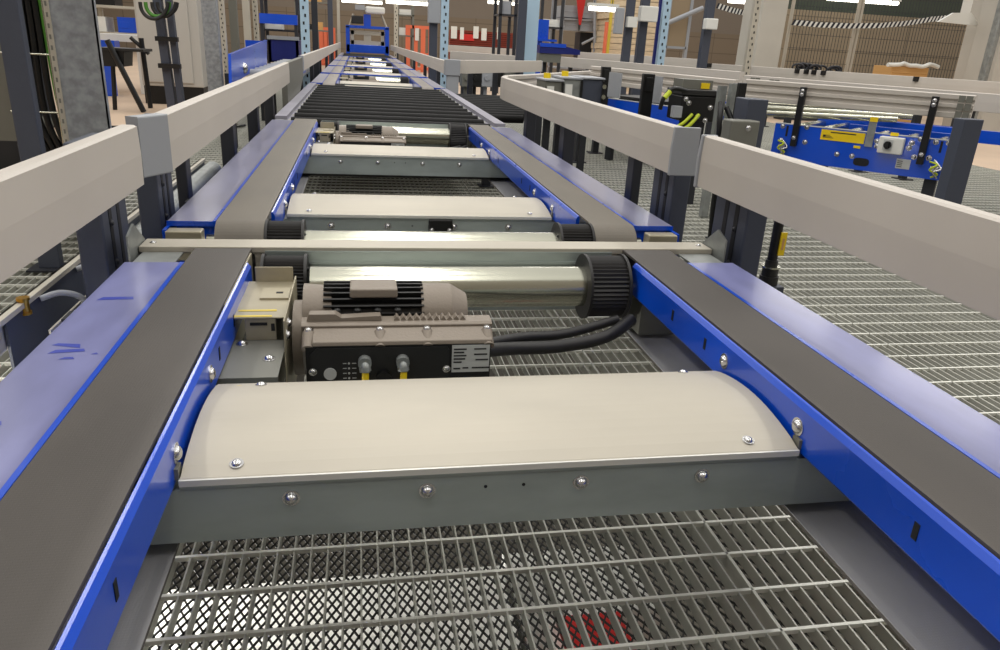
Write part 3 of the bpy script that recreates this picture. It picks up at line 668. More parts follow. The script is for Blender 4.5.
# galvanised tab with yellow tag
(u, zt_), (_, zb_) = fr(875, 118), fr(872, 147); q = MB(); B(q, u-.022, u+.018, -.012, -.006, zb_, zt_); gt = q.build('galvanised_tab', 'galv', mt)
q = MB(); B(q, u-.02, u+.02, -.014, -.012, zt_-.02, zt_+.005); q.build('small_label', 'yellow', gt)
# inner blue crossbars and slanted tubes seen behind the plate
q = MB(); B(q, .35, L, .25, .29, .02, .085); q.build('inner_rail', 'blue', mt)
q = MB(); B(q, .10, L+.3, .55, .59, .03, .10); q.build('inner_rail', 'blue', mt)
q = MB(); q.cyl(W(-.35, .05, .10), W(.55, .5, .12), .018, 12); q.cyl(W(-.35, .15, .13), W(.62, .55, .14), .018, 12); q.cyl(W(-.4, .35, .15), W(.5, .7, .15), .014, 12); q.build('long_roller', 'chrome', mt)
# guard of that machine, seen from its back, with two black straps
def gseg(label, a, b, zt, h=.12, side=1, grp='guards of the right-hand conveyors', blocks=(), **k):
    t = guard(label, [(a.x, a.y), (b.x, b.y)], side, cap0=False, cap1=False, zt=zt, h=h, group=grp, th=.05)
    return t
ga, gb = at(746, 79, z=.30), at(976, 95.5, z=.30)
off = Vector((dA.y, -dA.x, 0)); off = off if off.y < 0 else -off
gs = gseg('pale slotted guard above the blue plate with the rotary switch', ga-off*.05, gb-off*.05, .30, side=1)
dg = (gb-ga).normalized()
for (px, py) in ((756, 86), (775, 88), (967, 104)):
    p = at(px, py-9, z=.30); q = MB(); a = p-dg*.035; b = p+dg*.035
    n_ = off.normalized()
    for k_ in range(3):
        for j_ in range(2):
            z1_ = .296-k_*.039; c0 = a+dg*(.004+.034*j_)
            c1_ = c0+dg*.030
            P4 = [c0+n_*.004, c1_+n_*.004, c1_+n_*.012, c0+n_*.012]
            q.add([(v.x, v.y, zz) for zz in (z1_-.034, z1_) for v in P4], [(0, 1, 2, 3), (4, 7, 6, 5), (0, 4, 5, 1), (1, 5, 6, 2), (2, 6, 7, 3), (3, 7, 4, 0)])
    q.build('end_grid', 'plate_grey', gs)
def strap(label, px0, py0, px1, py1, w_=.034, d_=.03):
    uu, _ = fr((px0+px1)/2, (py0+py1)/2)
    u0_, zt_ = fr(px0, py0); u1_, zb_ = fr(px1, py1)
    t = thing('guard_strap', label, 'bracket', group='black guard brackets')
    q = MB(); B(q, u1_-w_/2, u1_+w_/2, -.035, -.004, zb_, zt_); q.build('strap_body', 'black', t, bevel=.003)
    for f_ in (.06, .12, .85): 
        q = MB(); z_ = zt_+(zb_-zt_)*f_; bolt(q, W(u1_, -.036, z_), off, .009, .007); q.build('bolt', 'bolt', t)
    return t
strap('upright black strap left of the yellow label, holding the pale guard', 805, 87, 794, 146)
strap('upright black strap right of the rotary switch, holding the pale guard', 935, 96, 920, 164)

# second diagonal machine farther away
pC, pD = at(600, 97, z=.07), at(690, 109, z=.07)
m2, W2, B2, L2 = machine('blue diagonal conveyor partly hidden behind the long curved guard', pC, pD, .07, -.2, rollers=3)
q = MB(); B2(q, .02, L2-.05, .1, .6, .071, .09); q.build('belt_top', 'rubber', m2)
g2a, g2b = at(596, 66, z=.29), at(742, 80, z=.29)
g2 = gseg('pale guard over the black motor, behind the curved guard', g2a, g2b, .29, h=.13)
d2 = (g2b-g2a).normalized(); n2 = Vector((d2.y, -d2.x, 0)); n2 = n2 if n2.y < 0 else -n2
for (px, zz, w_) in ((618, .285, .15), (659, .285, .13), (742, .285, .10)):
    p = at(px, 71+(px-600)*.09, z=.285)+n2*.01
    q = MB(); a, b = p-d2*w_/2, p+d2*w_/2
    P4 = [a, b, b+n2*.01, a+n2*.01]; q.add([(v.x, v.y, z_) for z_ in (.13, .285) for v in P4], [(0, 1, 2, 3), (4, 7, 6, 5), (0, 4, 5, 1), (1, 5, 6, 2), (2, 6, 7, 3), (3, 7, 4, 0)])
    q.build('clamp_plate', 'cap', g2)
for i, (px, py0, py1) in enumerate(((612, 67, 120), (656, 74, 122))):
    p = at(px, py0, z=.30)+n2*.05
    q = MB(); q.box(p.x-.035, p.x+.035, p.y-.02, p.y+.02, FLOOR if i < 0 else -.1, .30); q.box(p.x-.02, p.x+.02, p.y-.03, p.y-.02, .2, .28)
    tag(q.build('guard_strap', 'black', bevel=.003), ('black strap at the grey control boxes, holding the guard over the black motor', 'black strap left of the black motor, holding the pale guard')[i], 'bracket', 'black guard brackets')

# control boxes behind the curved guard (photo 545-605, 72-103)
for i, (x0_, x1_, yt, yb_) in enumerate(((546, 563, 79, 100), (564, 582, 77, 103), (583, 604, 77, 104))):
    a, b = at(x0_, yt, y=4.6), at(x1_, yt, y=4.6); zt_ = a.z
    t = thing('control_box', ('leftmost of the three grey control boxes peeking over the curved guard', 'middle grey control box with white label behind the curved guard', 'largest dark grey control box, nearest the black strap')[i], 'electrical box', group='control boxes')
    q = MB(); q.box(a.x, b.x, 4.6, 4.85, zt_-.2, zt_-.01); q.build('body', ('plate_grey', 'galv', 'post')[i], t, bevel=.006)
    q = MB(); q.box(a.x-.008, b.x+.008, 4.59, 4.86, zt_-.012, zt_); q.build('lid', 'cap', t, bevel=.003)
    q = MB(); q.box(b.x-.006, b.x+.006, 4.585, 4.6, zt_-.18, zt_-.02); q.build('cover_edge', 'black', t)
    if i < 2:
        q = MB(); w_ = b.x-a.x; q.box(a.x+w_*.1, a.x+w_*.5, 4.592, 4.6, zt_-.15, zt_-.04); q.build('white_label', 'white', t)
        q = MB(); q.cyl((a.x+w_*.4, 4.75, zt_), (a.x+w_*.4, 4.75, zt_+.03), .022, 12); q.build('yellow_button', 'yellow', t)
    else:
        q = MB()
        for zz in (-.05, -.11): q.cyl((b.x, 4.585, zt_+zz), (b.x, 4.57, zt_+zz), .014, 8)
        q.build('cable_plug', 'chrome', t)
    q = MB(); q.box((a.x+b.x)/2-.02, (a.x+b.x)/2+.02, 4.7, 4.74, FLOOR, zt_-.2); q.build('stand', 'darkpost', t)
# black motor over the guard
Y = 4.0; a, b, c_ = at(684, 87, y=Y), at(722, 91, y=Y), at(722, 119, y=Y)
t = thing('gear_motor', 'black gear motor with yellow leads above the end of the curved guard', 'motor')
q = MB(); q.box(a.x, b.x, Y, Y+.2, c_.z-.02, b.z-.03); q.build('housing', 'black', t, bevel=.01)
q = MB(); q.box(a.x-.01, b.x+.01, Y-.01, Y+.21, b.z-.03, b.z); q.build('cover', 'motor_dark', t, bevel=.004)
q = MB()
for dx, dz in ((.04, -.07), (.17, -.09), (.15, -.16), (.02, -.05), (.1, -.14)): bolt(q, (a.x+dx, Y-.001, b.z+dz), (0, -1, 0), .011, .008)
q.build('bolt', 'bolt', t)
q = MB(); q.box(a.x+.02, b.x-.03, Y+.06, Y+.2, b.z, b.z+.05); q.build('terminal_cover', 'plate_grey', t)
q = MB(); q.box(b.x-.10, b.x-.05, Y+.055, Y+.06, b.z+.005, b.z+.035); q.build('small_label', 'yellow', t)
q = MB(); q.tube([(a.x+.02, Y, a.z-.02), (a.x-.07, Y-.02, a.z-.01), (a.x-.12, Y-.03, a.z-.06), (a.x-.13, Y-.02, a.z-.12)], .012, 8); q.build('black_lead', 'black', t)
q = MB(); q.tube([(a.x-.09, Y-.03, a.z-.025), (a.x-.12, Y-.04, a.z-.06)], .014, 8); q.tube([(a.x+.1, Y-.02, c_.z+.02), (a.x+.04, Y-.04, c_.z-.04), (a.x-.04, Y-.03, c_.z-.09)], .010, 8); q.tube([(a.x+.06, Y-.02, c_.z+.02), (a.x-.0, Y-.04, c_.z-.03), (a.x-.07, Y-.03, c_.z-.07)], .009, 8); q.build('yellow_lead', 'yg', t)
q = MB(); q.box(a.x-.05, a.x-.0, Y-.02, Y+.02, c_.z-.0, c_.z+.06); q.build('junction', 'cap', t)
q = MB(); q.box(a.x+.05, b.x-.05, Y+.05, Y+.12, FLOOR, c_.z); q.build('stand', 'darkpost', t)
# galvanised angles beside it
for i, (px, lb) in enumerate(((724, 'left galvanised upright angle beside the black motor'), (735, 'right galvanised upright angle beside the black motor, next to the black strap'))):
    p = at(px, 90, y=3.7); q = MB(); q.prism([(p.x-.018, 3.70), (p.x+.018, 3.70), (p.x+.018, 3.704), (p.x-.014, 3.704), (p.x-.014, 3.74), (p.x-.018, 3.74)], 'z', FLOOR, p.z+.02+.01*i)
    tag(q.build('steel_angle', 'galv'), lb, 'steel angle', 'galvanised angles')
p = at(744, 83, y=3.6); q = MB(); q.box(p.x-.02, p.x+.02, 3.6, 3.63, -.1, p.z); tag(q.build('guard_strap', 'black', bevel=.003), 'short black strap beside the galvanised angles', 'bracket', 'black guard brackets')
# anthracite posts
a, b = at(749, 99, y=3.1), at(769, 101, y=3.1); post('anthracite post with grey box at its foot, left of the blue plate', a.x, b.x, 3.1, 3.22, a.z, m='post', name='machine_post')
a, b = at(726, 119, y=3.05), at(757, 121, y=3.05)
t = thing('junction_box', 'grey junction box with two screws beside the anthracite post', 'electrical box')
q = MB(); q.box(a.x, b.x-.01, 3.0, 3.08, a.z-.16, a.z); q.build('body', 'plate_grey', t, bevel=.006)
q = MB(); bolt(q, ((a.x+b.x)/2+.01, 2.999, a.z-.03), (0, -1, 0), .010, .006); bolt(q, ((a.x+b.x)/2-.01, 2.999, a.z-.11), (0, -1, 0), .010, .006); q.build('screw', 'bolt', t)
q = MB(); q.box(a.x+.03, a.x+.07, 3.03, 3.07, FLOOR, a.z-.16); q.build('stand', 'darkpost', t)
q = MB(); p = at(722, 135, y=3.2)
q.tube([(p.x, 3.2, p.z+.12), (p.x+.03, 3.15, p.z+.02), (p.x-.02, 3.15, p.z-.08), (p.x+.02, 3.2, FLOOR+.01)], .012, 8); q.tube([(p.x-.03, 3.2, p.z+.14), (p.x-.04, 3.15, p.z), (p.x+.03, 3.2, FLOOR+.01)], .012, 8)
tag(q.build('cable_bundle', 'black'), 'black cables dropping to the floor beside the grey junction box', 'cable')
a, b = at(966, 118, y=3.1), at(985, 119, y=3.1)
post('broad anthracite post standing in front of the blue diagonal conveyor', a.x, b.x, 3.1, 3.17, a.z-.005, m='post', name='machine_post')
# machine at the right edge
pE, pF = pB+dA*.40, pB+dA*1.3
m3, W3, B3, L3 = machine('blue conveyor end cut off by the right frame edge, with a fat grey roller', pE, pF, .07, -.14, rollers=2)
q = MB(); q.cyl(W3(-.05, -.06, .05), W3(.9, .15, .07), .04, 16); q.build('fat_roller', 'chrome', m3)

# ------------------------------------------------------------------ hose with yellow tag, brass valve
t = thing('tagged_hose', 'black hose end with yellow tag standing on the grating right of the conveyor', 'hose')
hx, hy = .86, 1.69
hz = at(772, 272, x=hx).z
q = MB(); q.tube([(hx, hy, hz), (hx+.002, hy+.004, .05), (hx+.01, hy+.02, .12)], .0125, 14); q.build('hose', 'black', t)
q = MB(); q.cyl((hx, hy, hz-.012), (hx, hy, hz+.012), .021, 8); q.cyl((hx, hy, hz-.035), (hx, hy, hz-.012), .024, 20); q.cyl((hx, hy, hz+.012), (hx, hy, hz+.03), .016, 16); q.build('cable_gland', 'motor_dark', t)
q = MB(); q.cyl((hx, hy, hz+.010), (hx, hy, hz+.014), .024, 20); q.build('washer', 'chrome', t)
q = MB(); q.box(hx-.03, hx+.03, hy-.03, hy+.03, FLOOR, hz-.035); q.build('stand', 'post', t)
q = MB(); q.box(hx+.004, hx+.020, hy-.016, hy-.012, hz+.045, hz+.105); tg = q.build('yellow_tag', 'yellow', t)
q = MB(); q.box(hx+.009, hx+.015, hy-.0165, hy-.016, hz+.06, hz+.09); q.build('tag_print', 'card', tg)

# left: plate with two hoops and brass valve beside the grating
t = thing('cable_duct', 'long pale steel duct with dark side and curved grey hoses left of the conveyor', 'cable duct')
bx = -.80
q = MB(); q.box(bx-.012, bx+.004, 1.25, 3.2, -.085, -.075); q.box(bx+.05, bx+.054, 1.4, 3.2, -.125, -.118); q.box(bx-.012, bx-.008, 1.25, 3.2, -.14, -.075); q.build('duct_edge', 'cover', t)
q = MB(); q.box(bx-.005, bx+.0, 1.36, 3.2, -.30, -.085); q.build('duct_wall', 'post', t)
for yy in (1.52, 1.72):
    q = MB(); q.tube([(bx+.005, yy-.02, -.09), (bx+.04, yy, -.085), (bx+.075, yy+.01, -.11), (bx+.08, yy, -.2)], .006, 10); q.build('curved_hose', 'cap', t)
for yy in (1.6, 3.0):
    q = MB(); q.box(bx-.02, bx, yy, yy+.04, FLOOR, -.29); q.build('leg', 'darkpost', t)
q = MB(); q.tube([(bx+.03, 2.05, -.13), (bx+.03, 2.6, -.12), (bx+.03, 3.2, -.12)], .035, 12); q.build('lagged_pipe', 'galv', t)
bv = at(23, 306, x=bx-.002)
t = thing('brass_valve', 'small brass valve on the left duct edge', 'valve')
q = MB(); q.cyl((bx, bv.y, bv.z-.014), (bx, bv.y, bv.z+.012), .0095, 8); q.cyl((bx, bv.y, bv.z+.012), (bx, bv.y, bv.z+.017), .012, 8); q.cyl((bx, bv.y, bv.z-.016), (bx, bv.y, bv.z-.011), .012, 8); q.build('body', 'brass', t)
q = MB(); q.cyl((bx, bv.y, -.075), (bx, bv.y, bv.z-.014), .006, 10); q.build('stem', 'white', t)

# ------------------------------------------------------------------ left background
post('tall anthracite post at the left frame edge, behind the nearest guard', -1.285, -1.215, 2.72, 2.76, 1.6, m='post', name='tall_post')
t = thing('galvanised_column', 'wide spotted galvanised column with a perforated edge, behind the left guard', 'column')
q = MB(); q.box(-1.205, -1.065, 2.95, 2.955, FLOOR, 1.6); q.box(-1.07, -1.065, 2.95, 2.975, FLOOR, 1.6); q.build('web', 'spangle', t)
q = MB(); q.box(-1.222, -1.205, 2.945, 3.05, FLOOR, 1.6); q.build('flange', 'cover', t)
q = MB()
for i in range(46): q.box(-1.217, -1.211, 2.9435, 2.945, -.38+i*.035, -.365+i*.035)
q.build('perforation', 'plate_grey', t)
t = thing('cable_tray', 'upright wire mesh tray of black cables between the post and the galvanised column', 'cable tray')
q = MB()
for xx in (-1.40, -1.33, -1.26): q.cyl((xx, 3.05, FLOOR), (xx, 3.05, 1.4), .005, 6)
for i in range(8): q.cyl((-1.42, 3.05, -.3+i*.2), (-1.22, 3.05, -.3+i*.2), .004, 6)
q.build('wire_mesh', 'chrome', t)
q = MB(); q.box(-1.62, -1.40, 3.15, 3.2, -.02, 1.4); q.build('back_plate', 'plate_grey', t)
for i in range(8):
    q = MB(); x_ = -1.40+i*.022; q.tube([(x_, 3.11, 1.4), (x_+.01, 3.1, .5), (x_-.01+.006*i, 3.1, .1), (x_+.05, 3.12, -.12), (x_-.1+.02*i, 3.2, -.3), (x_+.03, 3.22, FLOOR+.02)], .012, 8); q.build('cable', 'black' if i != 5 else 'green', t)
t = thing('tall_post', 'dark vertical duct with a pale stripe behind the left cable tray', 'post')
q = MB(); q.box(-1.70, -1.45, 3.4, 3.5, FLOOR, 1.6); q.build('upright', 'darkpost', t)
q = MB(); q.cyl((-1.52, 3.33, .02), (-1.40, 3.33, .02), .035, 14); q.cyl((-1.52, 3.33, -.06), (-1.40, 3.33, -.06), .03, 14); q.build('pipe_stub', 'plate_grey', t)
q = MB(); q.tube([(-1.75, 3.0, -.05), (-1.62, 3.1, -.14), (-1.45, 3.1, -.2), (-1.3, 3.1, -.25), (-1.2, 3.1, -.3)], .018, 10); q.tube([(-1.75, 3.0, .1), (-1.62, 3.1, -.02), (-1.5, 3.1, -.15)], .008, 8)
tag(q.build('cable_bundle', 'black'), 'black cables sagging behind the tall post at the left edge', 'cable')
q = MB(); q.tube([(-1.9, 3.3, -.16), (-1.75, 3.3, -.19), (-1.6, 3.3, -.20)], .022, 10); tag(q.build('green_hose', 'green'), 'short green hose behind the leftmost post', 'hose')
q = MB(); q.tube([(-2.6, 5.2, FLOOR+.01), (-1.9, 5.6, FLOOR+.012), (-1.2, 7.2, FLOOR+.012)], .010, 6); q.tube([(-3.0, 6.6, FLOOR+.01), (-1.8, 6.9, FLOOR+.01)], .010, 6); tag(q.build('floor_cable', 'black'), 'thin dark cables lying across the pale floor on the left', 'cable')

# control cabinet
cx0, cx1, cy0, cy1 = -2.52, -1.88, 9.1, 9.9
t = thing('control_cabinet', 'tall pale grey control cabinet on a black plinth, upper left', 'cabinet')
q = MB(); q.box(cx0, cx1, cy0, cy1, -.21, 1.6); q.build('body', 'cabinet', t, bevel=.01)
q = MB(); q.box(cx0+.02, cx1-.10, cy0-.02, cy0, -.17, 1.55); q.build('door', 'cabinet', t, bevel=.006)
q = MB(); q.box(cx0+.01, cx1-.01, cy0+.01, cy1-.01, FLOOR, -.21); q.build('plinth', 'black', t)
for i in range(2):
    x_ = -1.92+i*.17
    t = thing('cable_post', ('left', 'right')[i]+' of the two dark grey struts leaning before the pale cabinet', 'post', group='dark struts at the cabinet')
    q = MB(); p0_, p1_ = at(154+i*12, 0, y=7.6), at(171+i*9.5, 100, y=7.6); w_ = .036 if i == 0 else .026
    q.add([(p0_.x-w_, 7.6, p0_.z+.6), (p0_.x+w_, 7.6, p0_.z+.6), (p1_.x+w_, 7.6, FLOOR), (p1_.x-w_, 7.6, FLOOR), (p0_.x-w_, 7.68, p0_.z+.6), (p0_.x+w_, 7.68, p0_.z+.6), (p1_.x+w_, 7.68, FLOOR), (p1_.x-w_, 7.68, FLOOR)],
          [(0, 1, 2, 3), (7, 6, 5, 4), (0, 4, 5, 1), (1, 5, 6, 2), (2, 6, 7, 3), (3, 7, 4, 0)]); q.build('upright', 'post', t)
    if i == 0:
        for (px, py) in ((166, 39), (169, 66)):
            p = at(px, py, y=7.56); q = MB(); q.box(p.x-.09, p.x+.10, 7.54, 7.6, p.z-.02, p.z+.02); q.build('clamp', 'black', t)
t = thing('cable_coil', 'hanging loops of dark cable at the top of the leaning struts', 'cable')
for i, (c0, rr) in enumerate(((154, 14), (157, 12), (163, 12), (166, 10))):
    q = MB(); pts = []
    for k_ in range(9):
        a = math.pi+math.pi*k_/8; p = at(c0+rr*math.cos(a), 2-rr*1.2*math.sin(a), y=7.45); pts.append((p.x, 7.45+.015*i, p.z))
    q.tube(pts, .016, 8); q.build('loop', ('rubber', 'green', 'rubber', 'rubber')[i], t)

def col_at(name, label, px, w_px, Y, ztop, m, zb=FLOOR, pybase=60, depth=None, perf=False, group='upright posts in the background', cat='post', lean=0):
    a, b = at(px-w_px/2, pybase, y=Y), at(px+w_px/2, pybase, y=Y); w_ = b.x-a.x; dp = depth or max(.06, w_*.8)
    t = thing(name, label, cat, group=group)
    q = MB(); q.box(a.x, b.x, Y, Y+dp, zb, ztop); q.build('upright', m, t, bevel=.005)
    if perf:
        q = MB(); z_ = zb+.1; k_ = 0
        while z_ < ztop-.05:
            for f_ in ((.5,) if w_px < 9 else (.35, .65)):
                xx = a.x+w_*f_+(.1*w_ if k_ % 2 else -.1*w_); q.box(xx-w_*.1, xx+w_*.1, Y-.003, Y+.001, z_, z_+w_*.35)
            z_ += w_*.85; k_ += 1
        q.build('perforation', 'slot', t)
    q = MB(); q.box(a.x-.04, b.x+.04, Y-.03, Y+dp+.03, zb, zb+.012); q.build('foot_plate', m, t)
    return t
U_ = 'upright posts in the background'
col_at('galvanised_column', 'round-edged galvanised column right of the pale cabinet', 213, 15, 7.5, 1.7, 'spangle', group=U_)
col_at('galvanised_column', 'perforated bright edge post just right of the galvanised column by the cabinet', 225, 5, 7.3, 1.7, 'cover', perf=True, group=U_)
col_at('galvanised_column', 'dull grey column above the blue panel', 234, 8, 9.5, 1.9, 'plate_grey', pybase=30, group=U_)
col_at('galvanised_column', 'bright white-edged column directly above the blue panel corner', 247, 7, 9.0, 1.9, 'cover', pybase=30, group=U_)
col_at('galvanised_column', 'second bright column above the blue panel, with holes', 256, 5, 9.2, 1.9, 'cover', pybase=30, perf=True, group=U_)
col_at('galvanised_column', 'bright perforated post between the dark blue tray and the far left guard', 306, 8.5, 9.3, 1.8, 'ice', perf=True, group=U_)
col_at('dark_post', 'dark grey post immediately right of the bright perforated post', 316, 6, 10, 1.8, 'darkpost', group=U_)
col_at('dark_post', 'anthracite post left of the blue lift', 331, 5, 15.8, 2.3, 'post', pybase=45, group=U_)
col_at('galvanised_column', 'slim white post left of the blue lift', 339, 3, 22, 2.8, 'cover', pybase=40, group=U_)
col_at('galvanised_column', 'slim white post right of the blue lift', 396, 4, 19, 2.6, 'cover', pybase=40, group=U_, perf=True)
t = col_at('dark_post', 'blue-grey post with grey box on top, right of the main line', 433, 8, 10.2, .68, 'post', group=U_)
p = at(434, 5, y=10.15); q = MB(); q.box(p.x-.07, p.x+.08, 10.12, 10.27, .62, 1.6); q.build('grey_box', 'cap', t, bevel=.01)
col_at('galvanised_column', 'bright perforated column right of the blue-grey post', 444, 7.5, 9.4, 1.8, 'ice', perf=True, group=U_)
col_at('dark_post', 'dark post touching the pale blue column', 520.5, 8, 8.85, 1.0, 'post', pybase=55, group=U_)
col_at('pale_column', 'smooth pale blue column standing at the branch guard', 530.5, 12, 9.15, 1.9, 'ice', pybase=55, group=U_)
t = col_at('dark_post', 'dark post with grey meter box, in front of the pale wood stack', 626, 7.5, 9.5, 1.9, 'post', pybase=60, group=U_)
p = at(619, 20, y=9.45); q = MB(); q.box(p.x-.05, p.x+.05, 9.4, 9.5, p.z-.16, p.z+.14); q.build('meter_box', 'cap', t, bevel=.01)
p = at(630, 22, y=9.45); q = MB(); q.box(p.x-.05, p.x+.07, 9.38, 9.46, p.z-.06, p.z+.06); q.build('white_connector', 'white', t)
t = col_at('dark_post', 'dark post with white distributor on top, before the pale wood stack', 640, 8, 9.7, 1.15, 'post', pybase=60, group=U_)
p = at(647, 14, y=9.6); q = MB(); q.box(p.x-.10, p.x+.13, 9.55, 9.66, p.z-.09, p.z+.09); q.build('white_connector', 'white', t, bevel=.01)
col_at('galvanised_column', 'bright perforated column with a dark edge, right of the wood stack', 661, 7, 9.6, 1.9, 'ice', perf=True, pybase=60, group=U_)
col_at('dark_post', 'thin dark post beside the bright perforated column by the wood stack', 655, 3, 9.9, 1.9, 'navy', pybase=60, group=U_)
t = col_at('dark_post', 'dark post with white connector box, before the brown wall', 704, 8, 9.0, 1.9, 'post', pybase=60, group=U_)
p = at(710, 24, y=8.9); q = MB(); q.box(p.x-.07, p.x+.08, 8.85, 8.95, p.z-.06, p.z+.06); q.build('white_connector', 'white', t, bevel=.01)
col_at('galvanised_column', 'perforated post attached to the big concrete pillar', 749, 6, 8.8, 1.9, 'cover', perf=True, pybase=60, group=U_)

# blue panels left
t = thing('blue_hood', 'bright blue panel box with a silver bolt behind the left guard', 'panel')
a, b, c_, d_ = at(231, 54, x=-1.05), at(267, 40, x=-1.05), at(267, 64, x=-1.05), at(232, 84, x=-1.05)
q = MB(); q.add([(x_, p.y, p.z) for x_ in (-1.05, -1.07) for p in (a, b, c_, d_)], [(0, 1, 2, 3), (7, 6, 5, 4), (0, 4, 5, 1), (1, 5, 6, 2), (2, 6, 7, 3), (3, 7, 4, 0)]); q.build('side_panel', 'blue', t)
q = MB(); q.box(-1.25, -1.07, b.y-.02, b.y, c_.z, b.z-.01); q.build('back_panel', 'blue', t)
p = at(244, 68, x=-1.05); q = MB(); q.dome((-1.05, p.y, p.z), (1, 0, 0), .04, .03, 14); q.build('bolt', 'bolt', t)
for yy in (a.y+.1, b.y-.2):
    q = MB(); q.box(-1.12, -1.07, yy, yy+.06, FLOOR, c_.z); q.build('leg', 'darkpost', t)
t = thing('blue_tray', 'dark blue open-fronted bin with a pale top edge behind the far left guard', 'bin')
a, b = at(268, 39, y=9.6), at(298, 38, y=9.6); c_ = at(268, 62, y=9.6)
q = MB(); q.box(a.x, b.x, 9.6, 9.63, c_.z, a.z); q.box(a.x, a.x+.03, 9.6, 10.4, c_.z, a.z); q.box(b.x-.03, b.x, 9.6, 10.4, c_.z, a.z); q.box(a.x, b.x, 10.37, 10.4, c_.z, a.z); q.box(a.x, b.x, 9.6, 10.4, c_.z, c_.z+.02); q.build('body', 'navy', t)
q = MB(); q.box(a.x-.01, b.x+.01, 9.58, 9.65, a.z, a.z+.04); q.build('rim', 'cap', t)
q = MB(); q.box(a.x+.1, a.x+.16, 9.9, 9.96, FLOOR, c_.z); q.box(b.x-.16, b.x-.1, 9.9, 9.96, FLOOR, c_.z); q.build('leg', 'darkpost', t)
t = thing('side_conveyor', 'small roller conveyor with grey rollers below the dark blue bin', 'conveyor')
a, b = at(270, 66, z=.12), at(303, 58, z=.12)
q = MB(); q.box(-1.02, -.72, 6.2, 9.3, .02, .06); q.build('frame', 'galv', t)
for i in range(10): q = MB(); q.cyl((-1.02, 6.4+i*.3, .10), (-.72, 6.4+i*.3, .10), .035, 10); q.build('roller', 'cap', t)
q = MB(); q.box(-.72, -.70, 6.4, 8.0, .06, .19); q.build('blue_flap', 'blue', t)
for yy in (6.4, 9.0): q = MB(); q.box(-.9, -.84, yy, yy+.05, FLOOR, .02); q.build('leg', 'darkpost', t)

# far clutter left: frames, blue beams, machines
def rack(label, px0, px1, Y, zt, blues=(), m='cover', depth=.6, shelves=(.2, .7, 1.2), goods=0, seed=1, gm=('white', 'black', 'cap')):
    rnd = random.Random(seed)
    a, b = at(px0, 40, y=Y), at(px1, 40, y=Y); t = thing('steel_rack', label, 'rack', group='background racks')
    for xx in (a.x, b.x-.05):
        for yy in (Y, Y+depth-.05): q = MB(); q.box(xx, xx+.05, yy, yy+.05, FLOOR, zt); q.build('upright', m, t)
    for z_ in shelves:
        q = MB(); q.box(a.x, b.x, Y, Y+depth, z_-.03, z_); q.build('shelf', m if z_ not in blues else 'blue', t)
    n = 0
    for z_ in shelves:
        x_ = a.x+.05
        while x_ < b.x-.25 and n < goods:
            w_ = rnd.uniform(.12, .35); h_ = rnd.uniform(.1, .25); mm = rnd.choice(gm)
            q = MB(); q.box(x_, min(x_+w_, b.x-.05), Y+.05, Y+.4, z_, z_+h_); q.box(x_+.02, x_+w_*.6, Y+.045, Y+.05, z_+h_*.3, z_+h_*.7); n += 1
            tag(q.build('storage_box', mm, bevel=.01), {'white': 'white', 'black': 'black', 'cap': 'grey', 'blue': 'blue', 'card': 'brown'}[mm]+' box among the machinery on the '+label.split(',')[0], 'box', 'boxes on the background racks')
            x_ += w_+rnd.uniform(.03, .15)
    return t
rack('pale steel rack, beside the spotted galvanised column at upper left', 88, 142, 11, 1.4, shelves=(.30, .62, .95), goods=12, seed=3, gm=('white', 'black', 'white', 'cap', 'blue'))
rack('crowded steel rack, behind the dark blue bin', 262, 300, 13, 2.0, blues=(.95,), m='darkpost', shelves=(.45, .95, 1.45), goods=14, seed=5, gm=('white', 'black', 'cap', 'card'))
rack('steel rack, between the bright perforated post and the blue lift', 296, 332, 19, 2.6, m='plate_grey', shelves=(.5, 1.1, 1.7), goods=12, seed=8, gm=('white', 'black', 'cap', 'card'))
rack('steel rack, behind the white slim post right of the blue lift', 397, 414, 21, 2.6, m='plate_grey', shelves=(.5, 1.0, 1.6), goods=7, seed=11, gm=('white', 'black', 'cap', 'white'))
a, b, c_ = at(259, 13, y=12.6), at(297, 15, y=12.6), at(259, 23, y=12.6)
q = MB(); q.box(a.x, b.x, 12.6, 12.72, c_.z, a.z); t = thing('blue_gantry', 'blue horizontal beam on dark legs, high above the dark blue bin', 'beam'); q.build('beam', 'blue', t)
for xx in (a.x, b.x-.05): q = MB(); q.box(xx, xx+.05, 12.62, 12.7, FLOOR, c_.z); q.build('leg', 'darkpost', t)
# black bin with leg struts
a, b = at(100, 50, y=8.2), at(124, 67, y=8.2)
t = thing('black_bin', 'black bin hanging on a tilted black leg frame left of the cabinet', 'bin')
q = MB(); q.prism([(a.x, b.z), (a.x-.02, a.z), (b.x+.02, a.z), (b.x, b.z)], 'y', 8.2, 8.5); q.build('body', 'black', t, bevel=.01)
q = MB(); q.box(a.x-.03, b.x+.20, 8.18, 8.52, a.z, a.z+.025); q.build('rim', 'motor_dark', t)
q = MB(); p0_, p1_ = at(107, 40, y=8.15), at(142, 95, y=8.15); q.cyl(p0_, (p1_.x, 8.15, FLOOR), .028, 8); q.cyl(((a.x+b.x)/2-.03, 8.3, b.z), ((a.x+b.x)/2-.06, 8.3, FLOOR), .022, 8); q.build('leg', 'black', t)
p0_, p1_ = at(141, 38, y=8.6), at(150, 103, y=8.6)
q = MB(); q.cyl((p0_.x, 8.6, p0_.z), (p1_.x, 8.6, FLOOR), .025, 8); q.cyl((p0_.x-.1, 8.6, p0_.z), (p0_.x+.06, 8.6, p0_.z-.15), .02, 8); tag(q.build('black_rod', 'black'), 'slanting black rod in front of the pale cabinet', 'rod')
a, b = at(92, 33, y=10.2), at(150, 35, y=10.2)
